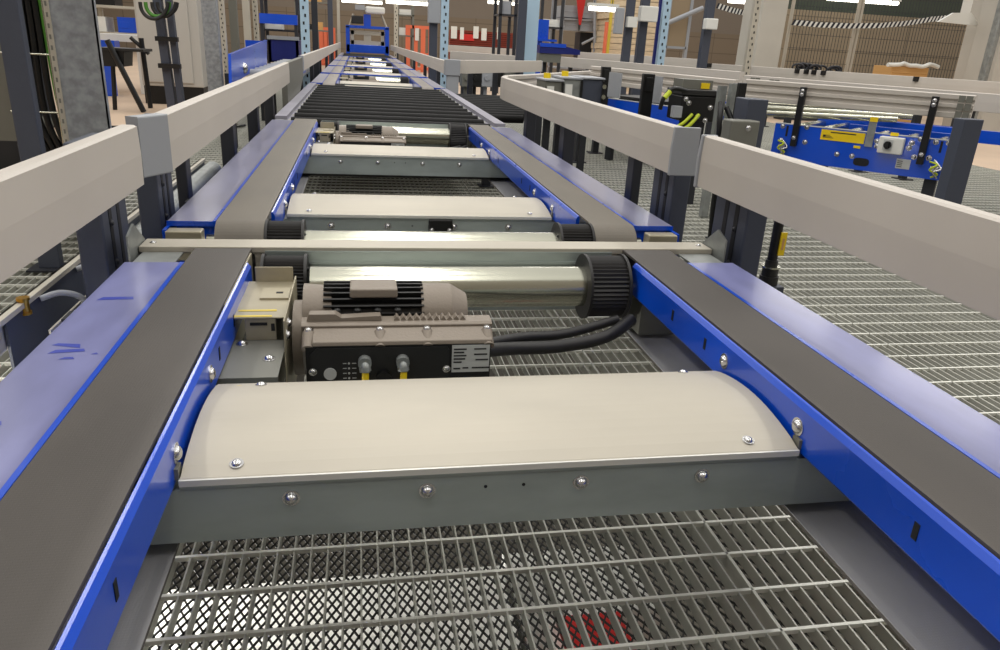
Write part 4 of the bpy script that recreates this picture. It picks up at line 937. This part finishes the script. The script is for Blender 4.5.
q = MB(); q.box(a.x, b.x, 10.2, 10.9, a.z-.08, a.z); q.box(a.x+.1, a.x+.16, 10.3, 10.36, FLOOR, a.z-.08); q.box(b.x-.2, b.x-.14, 10.3, 10.36, FLOOR, a.z-.08)
tag(q.build('work_bench', 'white'), 'long white bench top between the galvanised column and the cabinet', 'bench')
q = MB(); p = at(103, 42, y=9.8); q.box(p.x-.12, p.x+.12, 9.8, 10.0, p.z-.1, p.z+.02); q.box(p.x-.05, p.x+.05, 9.85, 9.95, FLOOR, p.z-.1); tag(q.build('blue_unit', 'blue'), 'small blue unit under the white bench beside the black bin', 'machine')

# ------------------------------------------------------------------ blue lift at the end of the line
Y = 20.6
a, b, c_ = at(346, 40, y=Y), at(389, 40, y=Y), at(367, 53, y=Y)
xl, xr = a.x, b.x
t = thing('pallet_lift', 'blue lift frame with a pale carriage at the end of the main line', 'lift')
zf = lambda py: at(367, py, y=Y).z
q = MB(); q.box(xl, xr, Y, Y+.9, zf(53), zf(45)); q.build('base_box', 'blue', t, bevel=.01)
for xx in (xl, xr-.09):
    for yy in (Y, Y+.8): q = MB(); q.box(xx, xx+.09, yy, yy+.1, FLOOR, zf(27)); q.build('upright', 'blue', t)
q = MB(); q.box(xl, xr, Y, Y+.1, zf(28.5), zf(26)); q.box(xl, xr, Y+.8, Y+.9, zf(28.5), zf(26)); q.build('top_beam', 'blue', t)
q = MB(); q.box(xl+.1, xr-.1, Y+.12, Y+.7, zf(45), zf(41)); q.box(xl+.1, xr-.1, Y+.12, Y+.7, zf(35), zf(31)); q.box(xl+.12, xl+.2, Y+.12, Y+.2, zf(45), zf(31)); q.box(xr-.2, xr-.12, Y+.12, Y+.2, zf(45), zf(31)); q.box(xl+.45, xr-.45, Y+.14, Y+.4, zf(41), zf(35)); q.build('carriage', 'cover', t)
q = MB(); q.box((xl+xr)/2-.09, (xl+xr)/2+.09, Y+.3, Y+.5, zf(26), zf(14)); q.build('mast', 'blue', t)
q = MB()
q.cyl(((xl+xr)/2-.45, Y+.4, zf(27)), ((xl+xr)/2-.35, Y+.4, zf(14)), .03, 8); q.cyl(((xl+xr)/2+.5, Y+.4, zf(27)), ((xl+xr)/2+.35, Y+.4, zf(12)), .03, 8); q.build('brace', 'cover', t)
q = MB(); q.box((xl+xr)/2-.05, (xl+xr)/2+.45, Y+.2, Y+.6, zf(13), zf(6)); q.build('head_box', 'white', t, bevel=.04)
q = MB(); q.box((xl+xr)/2-.4, (xl+xr)/2-.1, Y+.2, Y+.6, zf(24), zf(16)); q.build('drive_unit', 'motor_dark', t, bevel=.02)
q = MB(); q.box((xl+xr)/2-.3, (xl+xr)/2-.06, Y+.1, Y+.5, zf(10), zf(5)); q.build('lamp_box', 'cap', t)

# ------------------------------------------------------------------ centre / right background
def orange_fence(label, px0, px1, pyt, Y):
    a, b = at(px0, pyt, y=Y), at(px1, pyt, y=Y); t = thing('barrier_fence', label, 'barrier', group='orange barriers')
    q = MB(); h = a.z-FLOOR
    q.box(a.x, b.x, Y, Y+.05, a.z-.08, a.z); q.box(a.x, b.x, Y, Y+.05, FLOOR+h*.35, FLOOR+h*.42); q.box(a.x, b.x, Y, Y+.05, FLOOR+.05, FLOOR+.12); q.build('rail', 'orange', t)
    n = max(3, int((b.x-a.x)/.22)); q = MB()
    for i in range(n+1): x_ = a.x+(b.x-a.x)*i/n; q.box(x_-.06, x_+.06, Y+.01, Y+.04, FLOOR, a.z)
    q.build('bars', 'orange', t)
    return t
orange_fence('orange plastic barrier behind the post right of the blue lift', 408, 431, 25, 21)
orange_fence('orange barrier at left, seen between the posts left of the lift', 321, 333, 27, 22.5)
t = thing('red_netting', 'dark red netting fence with white notes hung across the far brown wall', 'netting')
a, b = at(450, 30, y=21), at(516, 28, y=21)
q = MB()
for i in range(80): x_ = a.x+(b.x-a.x)*i/79; q.box(x_-.012, x_+.012, 21, 21.02, FLOOR, a.z)
for i in range(22): z_ = FLOOR+(a.z-FLOOR)*i/21; q.box(a.x, b.x, 21, 21.02, z_-.012, z_+.012)
q.build('net', mat('net_red', (150, 62, 46), .7), t)
for px, py, w_ in ((454, 32, .16), (462, 33, .10), (476, 32, .14), (484, 34, .14), (499, 33, .10), (417, 34, .1)):
    p = at(px, py, y=20.97); q = MB(); q.box(p.x-w_/2, p.x+w_/2, 20.97, 20.98, p.z-.16, p.z+.14); q.build('note', 'white', t)
q = MB(); q.box(a.x+.25, a.x+.65, 20.98, 20.99, a.z-.24, a.z-.08); q.build('red_sign', 'red', t)
# far conveyor rails in the centre (photo 395-530, 44-56)
for i, (x0_, y0_, x1_, y1_, zt_, lb) in enumerate(((445, 44.5, 528, 50, .3, 'thin pale guard farther back, left of the pale blue column'), (450, 50, 520, 57, .27, 'pale guard just behind the branch guard and left of the pale blue column'))):
    a, b = at(x0_, y0_, y=(17, 12)[i]), at(x1_, y1_, y=(15, 10.5)[i])
    q = guard(lb, [(a.x, a.y), (b.x, b.y)], -1, cap0=False, zt=a.z*.5+b.z*.5, h=.14)
    d_ = b-a
    for k_ in range(3):
        p = a+d_*(.2+.3*k_); post('black foot post under a far centre guard', p.x, p.x+.06, p.y+.06, p.y+.12, .2, m='darkpost', group='far guard supports')
# motor row beneath branch guard
for i, px in enumerate((467, 476, 487, 497, 509)):
    p = at(px, 78, y=8.9); q = MB(); q.box(p.x-.06, p.x+.07, 8.9, 9.1, p.z-.10, p.z+.13); q.cyl((p.x, 8.88, p.z), (p.x, 8.9, p.z), .03, 10); q.box(p.x-.02, p.x+.02, 8.98, 9.02, FLOOR, p.z-.1)
    tag(q.build('drive_unit', ('plate_grey', 'black', 'cap', 'black', 'plate_grey')[i], bevel=.01), ('first', 'second', 'third', 'fourth', 'fifth')[i]+' dark drive unit under the far branch guard, counted from the corner block', 'motor', 'drive units under the branch guard')
# blue chute beside pale column
t = thing('blue_chute', 'blue chute with a sloping end on a grey box, right of the pale blue column', 'chute')
Y = 10.8; a, b, c_ = at(540, 45, y=Y), at(566, 46, y=Y), at(580, 55, y=Y); z0_ = at(540, 53, y=Y).z
q = MB(); q.prism([(a.x, z0_), (a.x, a.z), (b.x, a.z), (c_.x, c_.z+.06), (c_.x, c_.z)], 'y', Y, Y+.5); q.build('body', 'navy', t)
q = MB(); q.box(a.x, b.x, Y-.01, Y+.02, a.z-.02, a.z+.03); q.build('rim', 'blue', t)
e = at(561, 63, y=Y); q = MB(); q.box(a.x, e.x, Y+.02, Y+.5, e.z, z0_); q.build('base_box', 'plate_grey', t)
q = MB(); q.box(a.x+.1, a.x+.16, Y+.2, Y+.26, FLOOR, e.z); q.build('leg', 'darkpost', t)
a = at(538, 36, y=12.5); b = at(557, 40, y=12.5)
q = MB(); q.box(a.x, b.x, 12.5, 13, b.z-.03, a.z-.04); q.box(a.x, a.x+.18, 12.55, 12.9, a.z-.04, a.z+.25); q.box(a.x+.03, a.x+.1, 12.6, 12.7, FLOOR, b.z); tag(q.build('blue_unit', 'blue'), 'small blue machine head behind the blue chute', 'machine')
# long rails a, b on the right
def longrail(lb, pts, zt, h, posts_px=()):
    P = [at(px, py, z=zt) for px, py in pts]
    t = guard(lb, [(p.x, p.y) for p in P], 1, cap0=True, cap1=False, zt=zt, h=h, th=.08)
    return P
rb = [at(561, 55.5, y=11.5), at(742, 73.5, y=7.6)]
for lb, p, q_ in (('long pale rail running behind the three control boxes', at(561, 55.5, y=10.5), at(740, 73.5, y=6.6)), ('pale rail continuing right behind the guard with the two black straps', at(744, 75, y=6.5), at(1010, 95, y=4.6))):
    zt_ = (p.z+q_.z)/2
    gq = guard(lb, [(p.x, p.y), (q_.x, q_.y)], -1, cap0=False, zt=zt_, h=.125, th=.05)
    n_ = 6
    for k_ in range(n_):
        v = p+(q_-p)*((k_+.5)/n_); post('dark support post under the pale rails at right', v.x, v.x+.05, v.y+.06, v.y+.11, zt_-.06, m='darkpost', group='supports of the right rails')
for lb, p, q_ in (('thin farther rail behind the wood stack posts', at(578, 51.5, y=13), at(700, 59.5, y=11)), ('farthest pale rail with black clamps below the mesh fence', at(700, 61, y=10), at(1010, 85, y=6.8))):
    zt_ = (p.z+q_.z)/2
    gq = guard(lb, [(p.x, p.y), (q_.x, q_.y)], -1, cap0=False, zt=zt_, h=.13, th=.05)
    if p.y < 10.5:
        for px in (703, 709, 713, 762, 818, 828, 836, 846, 934):
            k_ = (px-700)/310; v = p+(q_-p)*k_; q = MB(); q.box(v.x-.03, v.x+.03, v.y-.03, v.y-.0, zt_-.05, zt_+.0); q.build('black_clamp', 'black', gq)
    for k_ in range(5):
        v = p+(q_-p)*((k_+.5)/5); post('dark support post under the pale rails at right', v.x, v.x+.05, v.y+.06, v.y+.11, zt_-.06, m='darkpost', group='supports of the right rails')

# wood stack, white cartons, racking (photo 565-660)
a, b = at(607, 55, y=14), at(662, 55, y=14)
t = thing('board_stack', 'tall pale stack of wooden boards behind the dark posts', 'stack')
q = MB(); n_ = 26
for i in range(n_): z_ = FLOOR+.1+i*.105; q.box(a.x+random.uniform(-.03, .03), b.x+random.uniform(-.03, .03), 14, 15, z_, z_+.097)
o = q.build('boards', 'wood', t); 
q = MB(); q.box(a.x-.03, a.x+.02, 13.96, 14, FLOOR, 2.2); q.box(b.x-.5, b.x-.46, 13.96, 14, FLOOR, 2.2); q.build('strap', 'yellow_chip', t)
t = rack('tall steel rack, holding the white cartons beside the wood stack', 560, 608, 15, 2.6, m='cap', depth=.9, shelves=(.05, .95, 1.9), goods=0)
for i, (px0, px1, pyt, pyb) in enumerate(((564, 579, 5, 17), (581, 595, 6, 18), (565, 579, 19, 30), (581, 594, 20, 31))):
    a, b, c_ = at(px0, pyt, y=15.05), at(px1, pyt, y=15.05), at(px0, pyb, y=15.05)
    q = MB(); q.box(a.x, b.x, 15.05, 15.7, c_.z, a.z); q.box(a.x+.02, b.x-.02, 15.045, 15.05, (a.z+c_.z)/2-.01, (a.z+c_.z)/2+.01)
    tag(q.build('carton', 'cap', bevel=.008), ('upper left', 'upper right', 'lower left', 'lower right')[i]+' white carton on the tall rack beside the wood stack', 'box', 'white cartons on the tall rack')
a, b, c_ = at(582, 32, y=15.3), at(606, 24, y=15.3), at(590, 54, y=15.3)
q = MB(); q.box(a.x, b.x, 15.4, 15.8, FLOOR, a.z); q.box(a.x+.4, b.x, 15.4, 15.8, a.z, b.z); tag(q.build('dark_container', 'darkpost', bevel=.01), 'dark container on the floor under the white cartons', 'container')
a, b = at(598, 30, y=14.6), at(593, 40, y=14.6)
q = MB(); p1_, p2_, p3_ = at(582, 44, y=14.8), at(598, 36, y=14.8), at(604, 50, y=14.8); q.cyl(p1_, p2_, .025, 8); q.cyl(p2_, p3_, .025, 8); q.cyl(at(595, 0, y=14.8), at(594.5, 52, y=14.8), .03, 8)
tag(q.build('brace', 'cap'), 'grey scaffold brace in front of the dark container', 'brace')
a, b = at(607, 22, y=13.7), at(604, 52, y=13.7); q = MB(); q.cyl(a, (b.x, 13.7, FLOOR), .035, 8); tag(q.build('red_pole', 'orange'), 'red-orange pole at the left edge of the wood stack', 'pole')
a = at(580, 0, y=14.9); b = at(580, 25, y=14.9); q = MB(); q.add([(a.x-.08, 14.9, a.z+.1), (a.x+.12, 14.9, a.z+.1), (b.x+.02, 14.9, b.z), (b.x-.02, 14.9, b.z), (a.x-.08, 14.92, a.z+.1), (a.x+.12, 14.92, a.z+.1), (b.x+.02, 14.92, b.z), (b.x-.02, 14.92, b.z)], [(0, 1, 2, 3), (7, 6, 5, 4), (0, 4, 5, 1), (1, 5, 6, 2), (2, 6, 7, 3), (3, 7, 4, 0)])
tag(q.build('red_strap', 'red'), 'red strap hanging over the white cartons', 'strap')
# hanging machine heads near pale column (photo 498-515 & 545-560)
t = rack('dark machine frame, just left of the pale blue column', 498, 516, 13.5, 2.2, m='darkpost', shelves=(.9, 1.4), goods=4, seed=21, gm=('white', 'cap'))
t = rack('dark machine frame, just right of the pale blue column', 539, 562, 13.8, 2.4, m='darkpost', shelves=(.75, 1.35), goods=5, seed=22, gm=('white', 'cap', 'black'))
# leaning shutter frame (photo 672-700)
t = thing('shutter_frame', 'tan slatted shutter in a grey frame before the brown wall', 'shutter')
Y = 13; a, b, c_ = at(671, 0, y=Y), at(692, 0, y=Y), at(670, 46, y=Y)
q = MB(); q.box(a.x, b.x, Y, Y+.05, c_.z, a.z+.3); q.build('slats', 'tan', t)
q = MB(); q.box(a.x-.03, a.x+.02, Y-.02, Y+.06, FLOOR, a.z+.4); q.box(b.x-.02, b.x+.03, Y-.02, Y+.06, FLOOR, a.z+.4); q.box(a.x, b.x, Y-.02, Y+.06, c_.z-.04, c_.z); q.build('frame', 'cap', t)
q = MB(); q.cyl(at(668, 23, y=12.8), at(703, 8, y=12.8), .04, 10); t = q.build('slanting_tube', 'cap'); tag(t, 'pale slanting tube crossing in front of the shutter', 'tube')

# pillars
def leaning_box(name, lb, px0, px1, pyb, Y, dp, m):
    a, b = at(px0, pyb, y=Y), at(px1, pyb, y=Y)
    q = MB(); q.box(a.x, b.x, Y, Y+dp, FLOOR, 3.2); o = q.build(name, m, bevel=.02); o['kind'] = 'structure'; return o
o = leaning_box('column_concrete', '', 753, 779, 62, 10.5, .55, 'concrete')
o = leaning_box('column_concrete', '', 969, 983, 78, 9.6, .3, 'concrete')
o = leaning_box('column_concrete', '', 991, 1040, 80, 9.0, .5, 'concrete')
q = MB(); a = at(987, 78, y=8.8); q.box(a.x-.05, a.x+.0, 8.8, 8.9, FLOOR, 3); q.box(a.x, a.x+.04, 8.82, 8.9, FLOOR, 3); tag(q.build('drain_pipe', 'galv', bevel=.01), 'grey upright steel conduit between the two right pillars', 'conduit')
# mesh partition with frame posts
Y = 11.3
def meshpanel(lb, px0, px1):
    a, b = at(px0, 60, y=Y), at(px1, 60, y=Y); t = thing('mesh_fence', lb, 'fence', group='wire mesh partition')
    q = MB()
    for xx in (a.x, b.x-.04): q.box(xx, xx+.04, Y, Y+.04, FLOOR, 2.6)
    q.box(a.x, b.x, Y, Y+.04, 2.56, 2.6); q.box(a.x, b.x, Y, Y+.04, FLOOR+.1, FLOOR+.14); q.build('frame', 'cover', t)
    q = MB(); n_ = int((b.x-a.x)/.055)
    for i in range(n_): x_ = a.x+.04+(b.x-a.x-.08)*i/n_; q.box(x_-.003, x_+.003, Y+.015, Y+.021, FLOOR+.1, 2.56)
    for i in range(14): z_ = FLOOR+.2+i*.2; q.box(a.x, b.x, Y+.021, Y+.026, z_-.003, z_+.003)
    q.build('wire_mesh', 'darkpost', t); return t
meshpanel('wire mesh fence panel between the big pillar and the middle frame posts', 783, 850)
meshpanel('wire mesh fence panel between the middle frame posts and the right pillar', 851, 962)
# back wall behind fence (brown-tan, lit at right)
w = MB(); a, b = at(795, 40, y=14.5), at(1000, 40, y=14.5); w.box(a.x-1.0, b.x+2.5, 14.5, 14.7, FLOOR, 1.35); struct('wall_partition', w, 'wall_r')
w = MB(); w.box(a.x-1.0, b.x+2.5, 14.6, 14.8, 1.35, 3.0); struct('wall_partition_upper', w, mat('dark_green_grey', (62, 70, 60), .8))
# barrier tape
def tape(lb, px, Y):
    t = thing('barrier_tape', lb, 'tape', group='striped barrier tapes')
    qa, qb = MB(), MB(); n_ = len(px)-1; tot = 72 if len(px) > 3 else 18
    def P(s):
        k_ = min(int(s*n_), n_-1); f_ = s*n_-k_; x_ = px[k_][0]+(px[k_+1][0]-px[k_][0])*f_; y_ = px[k_][1]+(px[k_+1][1]-px[k_][1])*f_
        return at(x_, y_, y=Y)
    for i in range(tot):
        s0, s1 = i/tot, (i+1)/tot; a, b = P(s0), P(s1); h_ = .075; sh = (b-a)*.9
        q = qa if i % 2 else qb
        v = [a, b, b+sh+Vector((0, 0, h_)), a+sh+Vector((0, 0, h_))]
        q.add([(p.x, p.y+dy, p.z) for dy in (0, .002) for p in v], [(0, 1, 2, 3), (7, 6, 5, 4), (0, 4, 5, 1), (1, 5, 6, 2), (2, 6, 7, 3), (3, 7, 4, 0)])
    qa.build('white_stripes', 'white', t); qb.build('black_stripes', 'navy_tape', t)
tape('long sagging black and white tape across the wire mesh fence', [(791, 25), (820, 27.5), (850, 28.5), (880, 28), (905, 26), (930, 22), (950, 20)], Y-.12)
tape('short black and white tape left of the concrete pillar', [(716, 8), (732, 13), (746, 16)], Y-.2)
Y = 9.75; p = at(962, 20, y=Y-.2); q = MB(); q.add([(p.x-.35, Y-.2, p.z-.04), (p.x+.30, Y-.2, p.z-.06), (p.x+.12, Y-.2, p.z+.10), (p.x-.15, Y-.2, p.z+.08), (p.x-.35, Y-.16, p.z-.04), (p.x+.30, Y-.16, p.z-.06), (p.x+.12, Y-.16, p.z+.10), (p.x-.15, Y-.16, p.z+.08)], [(0, 1, 2, 3), (7, 6, 5, 4), (0, 4, 5, 1), (1, 5, 6, 2), (2, 6, 7, 3), (3, 7, 4, 0)])
tag(q.build('tape_bundle', 'white'), 'bunched white tape at the right end of the long striped tape', 'tape')
Y = 11.3; p = at(968, 6, y=Y-.2); q = MB(); q.box(p.x-.1, p.x+.1, Y-.2, Y-.19, p.z-.12, p.z+.14); q.box(p.x-.07, p.x+.05, Y-.202, Y-.2, p.z+.06, p.z+.09); tag(q.build('notice_sheet', 'white'), 'white notice sheet fixed near the right pillar above the tape', 'notice')
# box + dark heap beyond the rails
p = at(910, 70, y=10); q = MB(); q.box(p.x-.3, p.x+.3, 10, 10.4, FLOOR, p.z+.04); q.box(p.x-.28, p.x+.28, 9.99, 10, p.z-.05, p.z-.03); tag(q.build('cardboard_box', 'card', bevel=.01), 'light brown box under white film, behind the farthest rail', 'box')
q = MB()
rr = random.Random(4); pts = [(p.x-.42+.84*i/9, 9.95+rr.uniform(-.03, .03), p.z+.06+rr.uniform(-.01, .03)) for i in range(10)]; q.tube(pts, .028, 8); tag(q.build('plastic_film', 'white'), 'crumpled white film lying on the light brown box', 'film')
p = at(818, 66, y=10.4); q = MB()
for k_ in range(14):
    c0 = (p.x+rr.uniform(-.4, .4), 10.4+rr.uniform(-.1, .1), p.z-.05+rr.uniform(-.02, .04)); q.tube([(c0[0]+.09*math.cos(a), c0[1], c0[2]+.045*math.sin(a)) for a in [j*math.pi/4 for j in range(9)]], .016, 6, 2)
q.box(p.x-.5, p.x+.5, 10.3, 10.5, FLOOR, p.z-.08)
tag(q.build('cable_heap', 'darkpost'), 'dark tangled heap behind the rail, left of the light brown box', 'heap', kind='stuff')

# ------------------------------------------------------------------ lamps (real luminaires above the hall, plus an added fill light below the grating)
def batten(lb, px, py, Y, L_=1.2, rz=0):
    p = at(px, py, y=Y); t = thing('tube_lamp', lb, 'lamp', group='distant tube lamps')
    q = MB(); q.box(p.x-L_/2, p.x+L_/2, Y-.06, Y+.06, p.z+.03, p.z+.08); q.build('housing', 'white', t)
    q = MB(); q.cyl((p.x-L_/2+.02, Y, p.z), (p.x+L_/2-.02, Y, p.z), .035, 10); q.build('tube', 'lamp', t)
    q = MB(); q.cyl((p.x-L_*.3, Y, p.z+.08), (p.x-L_*.3, Y, 4.3), .006, 6); q.cyl((p.x+L_*.3, Y, p.z+.08), (p.x+L_*.3, Y, 4.3), .006, 6); q.build('hanger', 'darkpost', t)
batten('tube lamp hanging high between the blue lift and the grey-topped post', 408, 3, 18, 1.0)
batten('tube lamp above the mesh fence', 863, 1, 13.6, 1.5)
batten('tube lamp near the big concrete pillar', 741, 1.5, 13, .5)
batten('tube lamp seen left of the dark post with the meter box', 603, 9, 12.5, .5)
batten('tube lamp above the red netting at the far wall', 503, 3, 20, .8)
batten('tube lamp at the upper left above the blue lift', 362, 2, 24, 1.2)
def area(loc, sx, sy, e, col=(1, .97, .92), rot=(0, 0, 0)):
    l = bpy.data.lights.new('ceiling_or_fill_light', 'AREA'); l.shape = 'RECTANGLE'; l.size = sx; l.size_y = sy; l.energy = e; l.color = col
    o = bpy.data.objects.new('ceiling_or_fill_light', l); COL.objects.link(o); o.location = loc; o.rotation_euler = rot; return o
for yy in (-.5, 2.5, 5.5, 9, 13, 17, 21):
    for xx in (-3.5, 0.2, 4.0, 8.5):
        area((xx, yy, 4.2), .35, 2.4, 34)
area((-1.15, 1.3, -.5), .5, .5, 45, rot=(0, R(-55), 0))  # unseen lamp added under the grating to brighten the cartons
wd = bpy.data.worlds.new('hall'); sc.world = wd; wd.use_nodes = True
bg = wd.node_tree.nodes['Background']; bg.inputs['Color'].default_value = (1, .975, .94, 1); bg.inputs['Strength'].default_value = .85
sc.view_settings.view_transform = 'Standard'; sc.view_settings.look = 'None'; sc.view_settings.gamma = 1; sc.view_settings.use_curve_mapping = False
sc.view_settings.exposure = 0
for o in list(sc.objects):
    if o.type == 'EMPTY' and 'category' in o.keys(): place(o)
